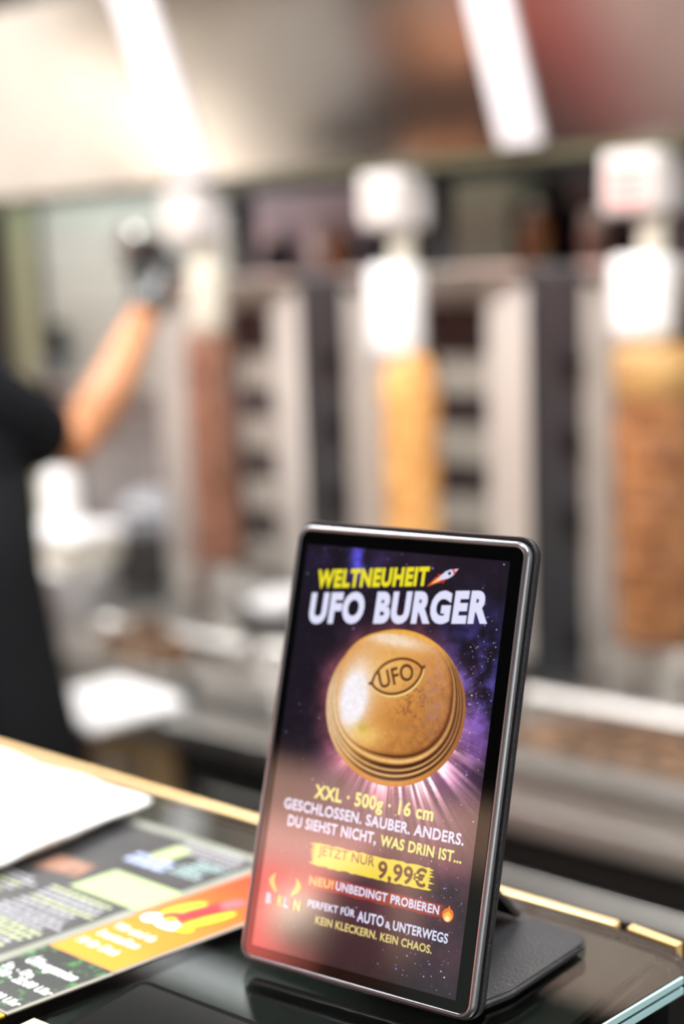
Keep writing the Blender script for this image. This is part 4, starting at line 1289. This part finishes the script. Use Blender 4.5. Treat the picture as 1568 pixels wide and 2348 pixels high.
tx('travel_text', 'UNTERWEGS', (81.2, 30.8), (109.2, 30.8), 4.1, WHT, 0.025)
tx('clean_text', 'KEIN KLECKERN. KEIN CHAOS.', (40.4, 25.0), (102.1, 24.8), 3.5, (226, 206, 130), 0.025)
# flame sign
def drop(cx, cy, w_, h_, lean=0):
    pts = []
    for k in range(30):
        a = 2*math.pi*k/30
        r_ = (1-0.0)
        x_ = w_*math.sin(a)*(1-0.45*max(0, math.cos(a))); y_ = h_*(0.5*math.cos(a)+0.0)
        if math.cos(a) > 0.6:
            x_ *= 0.45
        pts.append(((cx+x_+lean*max(0, y_))/1000, (cy+y_)/1000))
    return pts
polys('flame_sign', [(drop(107.6, 43.3, 2.9, 7.2, 0.1), 0.00012, (236, 120, 40)), (drop(107.6, 42.3, 2.1, 4.8, 0.1), 0.00014, (252, 190, 70)), (drop(107.6, 41.4, 1.2, 2.6), 0.00016, (255, 240, 190))], M_screen, dsp)
# rocket
ra_ = R(30)
def rk(pts):
    return [((85.6+a*math.cos(ra_)-b*math.sin(ra_))/1000, (192.2+a*math.sin(ra_)+b*math.cos(ra_))/1000) for a, b in pts]
bodyp = [(4.6*math.cos(t)+0.3, (1.75 if math.cos(t) > -0.2 else 1.5)*math.sin(t)) for t in np.linspace(0, 2*np.pi, 36, endpoint=False)]
polys('rocket_sign', [(rk([(-3.5, 0.8), (-10.5, -0.2), (-3.5, -2.0), (-5.5, 1.6)]), 0.00020, (196, 60, 24)), (rk([(-3.5, 1.4), (-11.5, -0.6), (-3.5, -1.4)]), 0.00021, (236, 110, 40)), (rk([(-3.4, 0.7), (-9.0, -0.4), (-3.4, -0.8)]), 0.00022, (255, 226, 160)),
                      (rk([(-1.5, 1.2), (-4.6, 2.4), (-3.4, 0.9)]), 0.00022, (214, 52, 20)), (rk([(-0.6, -1.2), (-3.6, -2.9), (-2.9, -0.9)]), 0.00022, (214, 52, 20)),
                      (rk(bodyp), 0.00023, (222, 222, 248)), (rk([(3.4, 1.3), (6.2, 0.1), (3.4, -1.4)]), 0.00024, (224, 60, 90)), (rk([(4.4, 0.8), (6.5, 0.1), (4.6, -0.6)]), 0.00025, (240, 220, 230)),
                      (rk([(1.6+0.85*math.cos(t), 0.1+0.85*math.sin(t)) for t in np.linspace(0, 6.28, 16, endpoint=False)]), 0.00025, (20, 22, 40))], M_screen, dsp)
# shop sign at the lower left of the advert
LET = [('B', 11.6, 14.2, (230, 224, 250)), ('E', 15.2, 17.4, (190, 74, 40)), ('R', 18.2, 20.9, (226, 206, 60)), ('L', 21.9, 24.2, (214, 210, 240)), ('I', 25.2, 26.0, (190, 60, 50)), ('N', 27.4, 31.0, (232, 208, 70))]
for ch_, xa, xb, c in LET:
    tx('sign_letter', ch_, (xa, 28.8), (xb, 28.8), 4.6, c, 0.03)
def wisp(cx, cy, flip):
    p = []
    for k in range(14):
        f_ = k/13; y_ = cy+f_*8.6; x_ = cx+flip*(2.0*math.sin(f_*3.6-0.6))
        p.append((x_, y_, 1.5*math.sin(math.pi*min(1, f_*0.92+0.08))+0.15))
    return [((a-wd)/1000, b/1000) for a, b, wd in p]+[((a+wd)/1000, b/1000) for a, b, wd in reversed(p)]
polys('sign_flames', [(wisp(15.4, 34.6, -1), 0.00018, (232, 190, 80)), (wisp(26.6, 34.6, 1), 0.00018, (226, 190, 40)), (ellipse(0.0285, 0.0375, 0.0009, 0.0018, -0.5), 0.00019, (196, 176, 30))], M_screen, dsp)

# ------------------------------------------------------------------ case holding the tablet
tc = thing('tablet_case', 'black folding case behind the tablet, its flap lying on the glass', 'case', (-0.40, 0.50, ZG))
inv = Matrix.Translation((0.40, -0.50, -ZG))
bm = B(); frame_loops(bm, TW+0.0036, TH+0.003, 0.009, [(0.0018, -0.0040), (0.0004, -0.0036), (0.0, -0.0046), (0.0, -0.0078), (0.0016, -0.0092)], 10, -0.0018, -0.0005, False, True)
me_t = TM.copy()
bmesh.ops.transform(bm, matrix=inv @ me_t, verts=bm.verts)
smooth_by_angle(obj('back_shell', bm, M_leather, tc), 50)
bm = B()
prism(bm, [(-0.448, 0.476), (-0.331, 0.486), (-0.3265, 0.502), (-0.3235, 0.560), (-0.3265, 0.5665), (-0.334, 0.5705), (-0.452, 0.5705)], ZG+0.0003, ZG+0.0046)
es = [e for e in bm.edges if abs(e.verts[0].co.z-e.verts[1].co.z) < 1e-5]
bmesh.ops.bevel(bm, geom=es, offset=0.0013, segments=3, affect='EDGES')
bmesh.ops.transform(bm, matrix=inv, verts=bm.verts); smooth_by_angle(obj('base_flap', bm, M_leather, tc), 40)
bm = B(); cyl(bm, (-0.452, 0.568, ZG+0.0062), (-0.385, 0.568, ZG+0.0062), 0.0058, seg=20); bmesh.ops.transform(bm, matrix=inv, verts=bm.verts); obj('fold', bm, M_leather, tc, True)
pA = TM @ Vector((0.02, 0.085, -0.0094)); pB = TM @ Vector((0.085, 0.085, -0.0094))
bm = B(); sheet(bm, [pA, pB, Vector((-0.362, 0.562, ZG+0.006)), Vector((-0.43, 0.562, ZG+0.006))], 0.003, (0, 1, 0.5)); bmesh.ops.transform(bm, matrix=inv, verts=bm.verts); obj('support_flap', bm, M_leather, tc)
